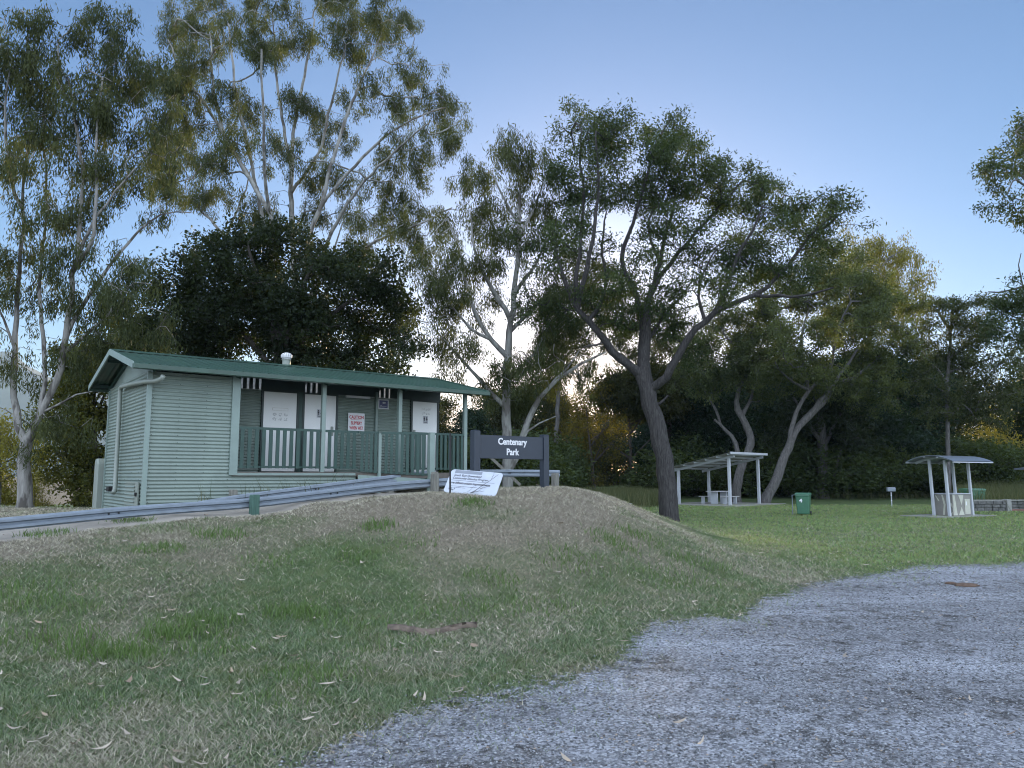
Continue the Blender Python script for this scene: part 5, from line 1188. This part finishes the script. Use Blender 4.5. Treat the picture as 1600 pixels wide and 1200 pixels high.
for a in [
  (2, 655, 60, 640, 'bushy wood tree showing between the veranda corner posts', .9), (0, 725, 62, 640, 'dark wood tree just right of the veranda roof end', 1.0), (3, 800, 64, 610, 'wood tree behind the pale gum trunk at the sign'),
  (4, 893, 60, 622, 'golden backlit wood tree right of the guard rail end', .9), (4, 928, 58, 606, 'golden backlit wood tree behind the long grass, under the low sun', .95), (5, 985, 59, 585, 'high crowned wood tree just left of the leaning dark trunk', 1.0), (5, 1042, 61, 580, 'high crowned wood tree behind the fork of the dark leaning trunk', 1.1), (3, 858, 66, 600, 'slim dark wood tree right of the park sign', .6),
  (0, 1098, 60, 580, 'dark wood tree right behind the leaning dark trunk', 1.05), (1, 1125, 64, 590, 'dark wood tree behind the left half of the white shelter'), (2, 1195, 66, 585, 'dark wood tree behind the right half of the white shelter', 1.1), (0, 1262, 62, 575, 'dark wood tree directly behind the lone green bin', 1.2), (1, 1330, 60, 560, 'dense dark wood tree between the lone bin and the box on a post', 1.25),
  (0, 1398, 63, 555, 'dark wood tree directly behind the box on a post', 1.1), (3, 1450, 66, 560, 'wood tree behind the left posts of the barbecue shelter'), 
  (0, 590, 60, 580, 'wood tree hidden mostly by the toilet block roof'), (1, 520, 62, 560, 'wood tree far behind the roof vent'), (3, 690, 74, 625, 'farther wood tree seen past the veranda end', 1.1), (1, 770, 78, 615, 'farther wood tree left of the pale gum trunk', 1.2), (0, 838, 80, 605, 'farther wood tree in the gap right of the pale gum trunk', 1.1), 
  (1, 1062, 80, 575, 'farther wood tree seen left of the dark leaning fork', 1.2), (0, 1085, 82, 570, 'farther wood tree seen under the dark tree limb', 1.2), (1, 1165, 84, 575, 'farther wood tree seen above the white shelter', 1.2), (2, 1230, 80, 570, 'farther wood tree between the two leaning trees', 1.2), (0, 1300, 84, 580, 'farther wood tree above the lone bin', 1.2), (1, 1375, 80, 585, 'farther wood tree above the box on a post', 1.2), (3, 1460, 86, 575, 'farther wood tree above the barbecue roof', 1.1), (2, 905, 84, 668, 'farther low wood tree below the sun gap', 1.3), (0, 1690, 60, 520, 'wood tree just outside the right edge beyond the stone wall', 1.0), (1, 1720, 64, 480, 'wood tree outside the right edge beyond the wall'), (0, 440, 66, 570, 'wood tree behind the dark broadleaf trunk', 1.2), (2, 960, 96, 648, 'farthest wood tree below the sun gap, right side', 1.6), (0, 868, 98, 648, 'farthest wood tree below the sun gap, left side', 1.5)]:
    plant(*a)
# low shrubs along the edge of the wood and sunlit bushes
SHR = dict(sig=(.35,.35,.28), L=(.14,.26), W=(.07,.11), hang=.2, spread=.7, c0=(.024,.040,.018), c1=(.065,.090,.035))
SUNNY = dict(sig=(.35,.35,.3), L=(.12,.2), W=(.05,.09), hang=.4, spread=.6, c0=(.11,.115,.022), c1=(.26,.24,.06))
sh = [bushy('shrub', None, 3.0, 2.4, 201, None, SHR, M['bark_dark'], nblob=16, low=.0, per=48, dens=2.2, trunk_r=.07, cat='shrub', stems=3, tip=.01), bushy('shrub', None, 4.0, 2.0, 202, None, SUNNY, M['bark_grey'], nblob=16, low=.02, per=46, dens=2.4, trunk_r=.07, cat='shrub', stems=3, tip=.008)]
us = set()
def shrub(k, px, Y, top, label, sx=1.0, grp='shrubs along the edge of the wood'):
    h = [3.0, 4.0][k]; x = (px - 800) / 1200 * Y; z = tz(x, Y); s = (at(px, top, Y)[2] - z) / h
    o = sh[k] if k not in us else copy_tree(sh[k]); us.add(k); o.location = (x, Y, z - .05); o.scale = (s * sx, s * sx, s); o.rotation_euler = (0, 0, (px * 2.3) % 6.28); o['label'] = label; o['group'] = grp
for a in [(0, 700, 52, 700, 'dark shrub seen under the veranda railing end', 1.2), (0, 770, 50, 690, 'dark shrub behind the lettered sign board', 1.3), (0, 870, 54, 715, 'dark shrub right of the guard rail end', 1.1), (0, 1075, 58, 690, 'dark shrub in the shade at the left of the white shelter', 1.4), (0, 1160, 59, 690, 'dark shrub behind the picnic table', 1.4), (0, 1235, 58, 690, 'dark shrub at the foot of the right leaning trunk', 1.4), (0, 1310, 57, 700, 'dark shrub at the wood edge right of the lone bin', 1.4), (0, 1375, 57, 705, 'dark shrub at the wood edge by the box on a post', 1.4), (0, 1440, 58, 715, 'dark shrub left of the barbecue shelter posts', 1.4), (0, 1530, 54, 700, 'rounded shrub above the green bins', 1.2), (0, 1045, 60, 715, 'dark shrub behind the leaning dark trunk', 1.2), (0, 1500, 60, 690, 'dark shrub seen through the barbecue shelter', 1.3), (0, 820, 56, 680, 'dark shrub behind the pale gum trunk', 1.3), (0, 1480, 56, 735, 'low shrub just right of the barbecue shelter posts', 1.0)]: shrub(*a)
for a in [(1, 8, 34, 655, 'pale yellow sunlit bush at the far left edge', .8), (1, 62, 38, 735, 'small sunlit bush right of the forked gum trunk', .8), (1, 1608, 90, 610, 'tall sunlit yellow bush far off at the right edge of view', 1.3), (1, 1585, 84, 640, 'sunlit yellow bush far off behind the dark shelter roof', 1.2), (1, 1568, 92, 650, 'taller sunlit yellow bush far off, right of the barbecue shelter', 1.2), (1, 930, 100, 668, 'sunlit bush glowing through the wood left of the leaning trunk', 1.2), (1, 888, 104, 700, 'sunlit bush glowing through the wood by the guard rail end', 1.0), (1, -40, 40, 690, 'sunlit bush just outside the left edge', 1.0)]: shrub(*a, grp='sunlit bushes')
traced_tree('broadleaf_tree', 'yellow green leafy tree between the forked gum and the building', 36,
  [([(150,795),(150,740),(148,680),(146,620),(150,560)],4,2), ([(149,700),(120,660),(95,640)],2.5,.8), ([(147,640),(180,590),(200,550)],2.5,.8), ([(148,620),(120,560),(110,530)],2.2,.8), ([(150,730),(115,710),(90,705)],1.5,.6)],
  [(110,640,36,30),(150,610,44,34),(190,580,40,36),(100,680,32,26),(150,670,44,34),(120,720,34,30),(160,730,40,34),(130,765,30,24),(160,560,40,34),(120,560,34,30),(200,530,34,34),(215,620,34,40),(165,780,30,20),(180,490,30,26),(85,715,20,18),(230,560,30,30)],
  M['bark_dark'], M['leaf'], dict(FIG, c0=(.03,.044,.014), c1=(.12,.12,.028), L=(.14,.22), W=(.08,.12)), 301, per=40, dens=2.8, depth=.3)

# distant hills
def hill(name, x0, x1, Y, base, prof, col, seed):
    rng = np.random.default_rng(seed); n, m = 90, 24; X = np.linspace(x0, x1, n); Hh = np.interp(X, [p[0] for p in prof], [p[1] for p in prof]) * (.9 + .25 * fbm(X, X * 0 + seed, .006, 4)); rows = []
    for j in range(m):
        t = j / (m - 1); y = Y + (t - .5) * 900; z = base + Hh * math.sin(math.pi * t) ** .8 + (fbm(X, X*0 + y, .01, 4) - .5) * Hh * .3 * math.sin(math.pi * t)
        rows.append(np.stack([X, np.full(n, y), z], -1))
    V = np.stack(rows, 0); idx = np.arange(n*m).reshape(m, n); F = np.stack([idx[:-1,:-1], idx[1:,:-1], idx[1:,1:], idx[:-1,1:]], -1).reshape(-1, 4)
    tag(link(name, fast_mesh(name, V.reshape(-1,3), F), col, smooth=True), kind='structure')
hm = simple('wooded_hill', (.05,.065,.04), .95, 0, .4, .02)
hill('hill', -2600, -150, 2300, -5, [(-2600,150),(-1900,330),(-1500,340),(-1250,250),(-900,120),(-500,70),(-150,0)], hm, 3)

# ------------------------------------------------------------------ evening air
hb = MB().box(-3400, 3400, -320, 4400, -8, 420).build('haze', None)
hm_ = bpy.data.materials.new('evening_air'); hm_.use_nodes = True; hn = hm_.node_tree; hn.nodes.remove(hn.nodes['Principled BSDF'])
pv = N(hn, 'ShaderNodeVolumePrincipled'); pv.inputs['Color'].default_value = (.66, .82, 1, 1); pv.inputs['Density'].default_value = .00012; pv.inputs['Anisotropy'].default_value = 0
hn.links.new(pv.outputs[0], hn.nodes['Material Output'].inputs['Volume']); hb.data.materials.append(hm_); tag(hb, kind='stuff')
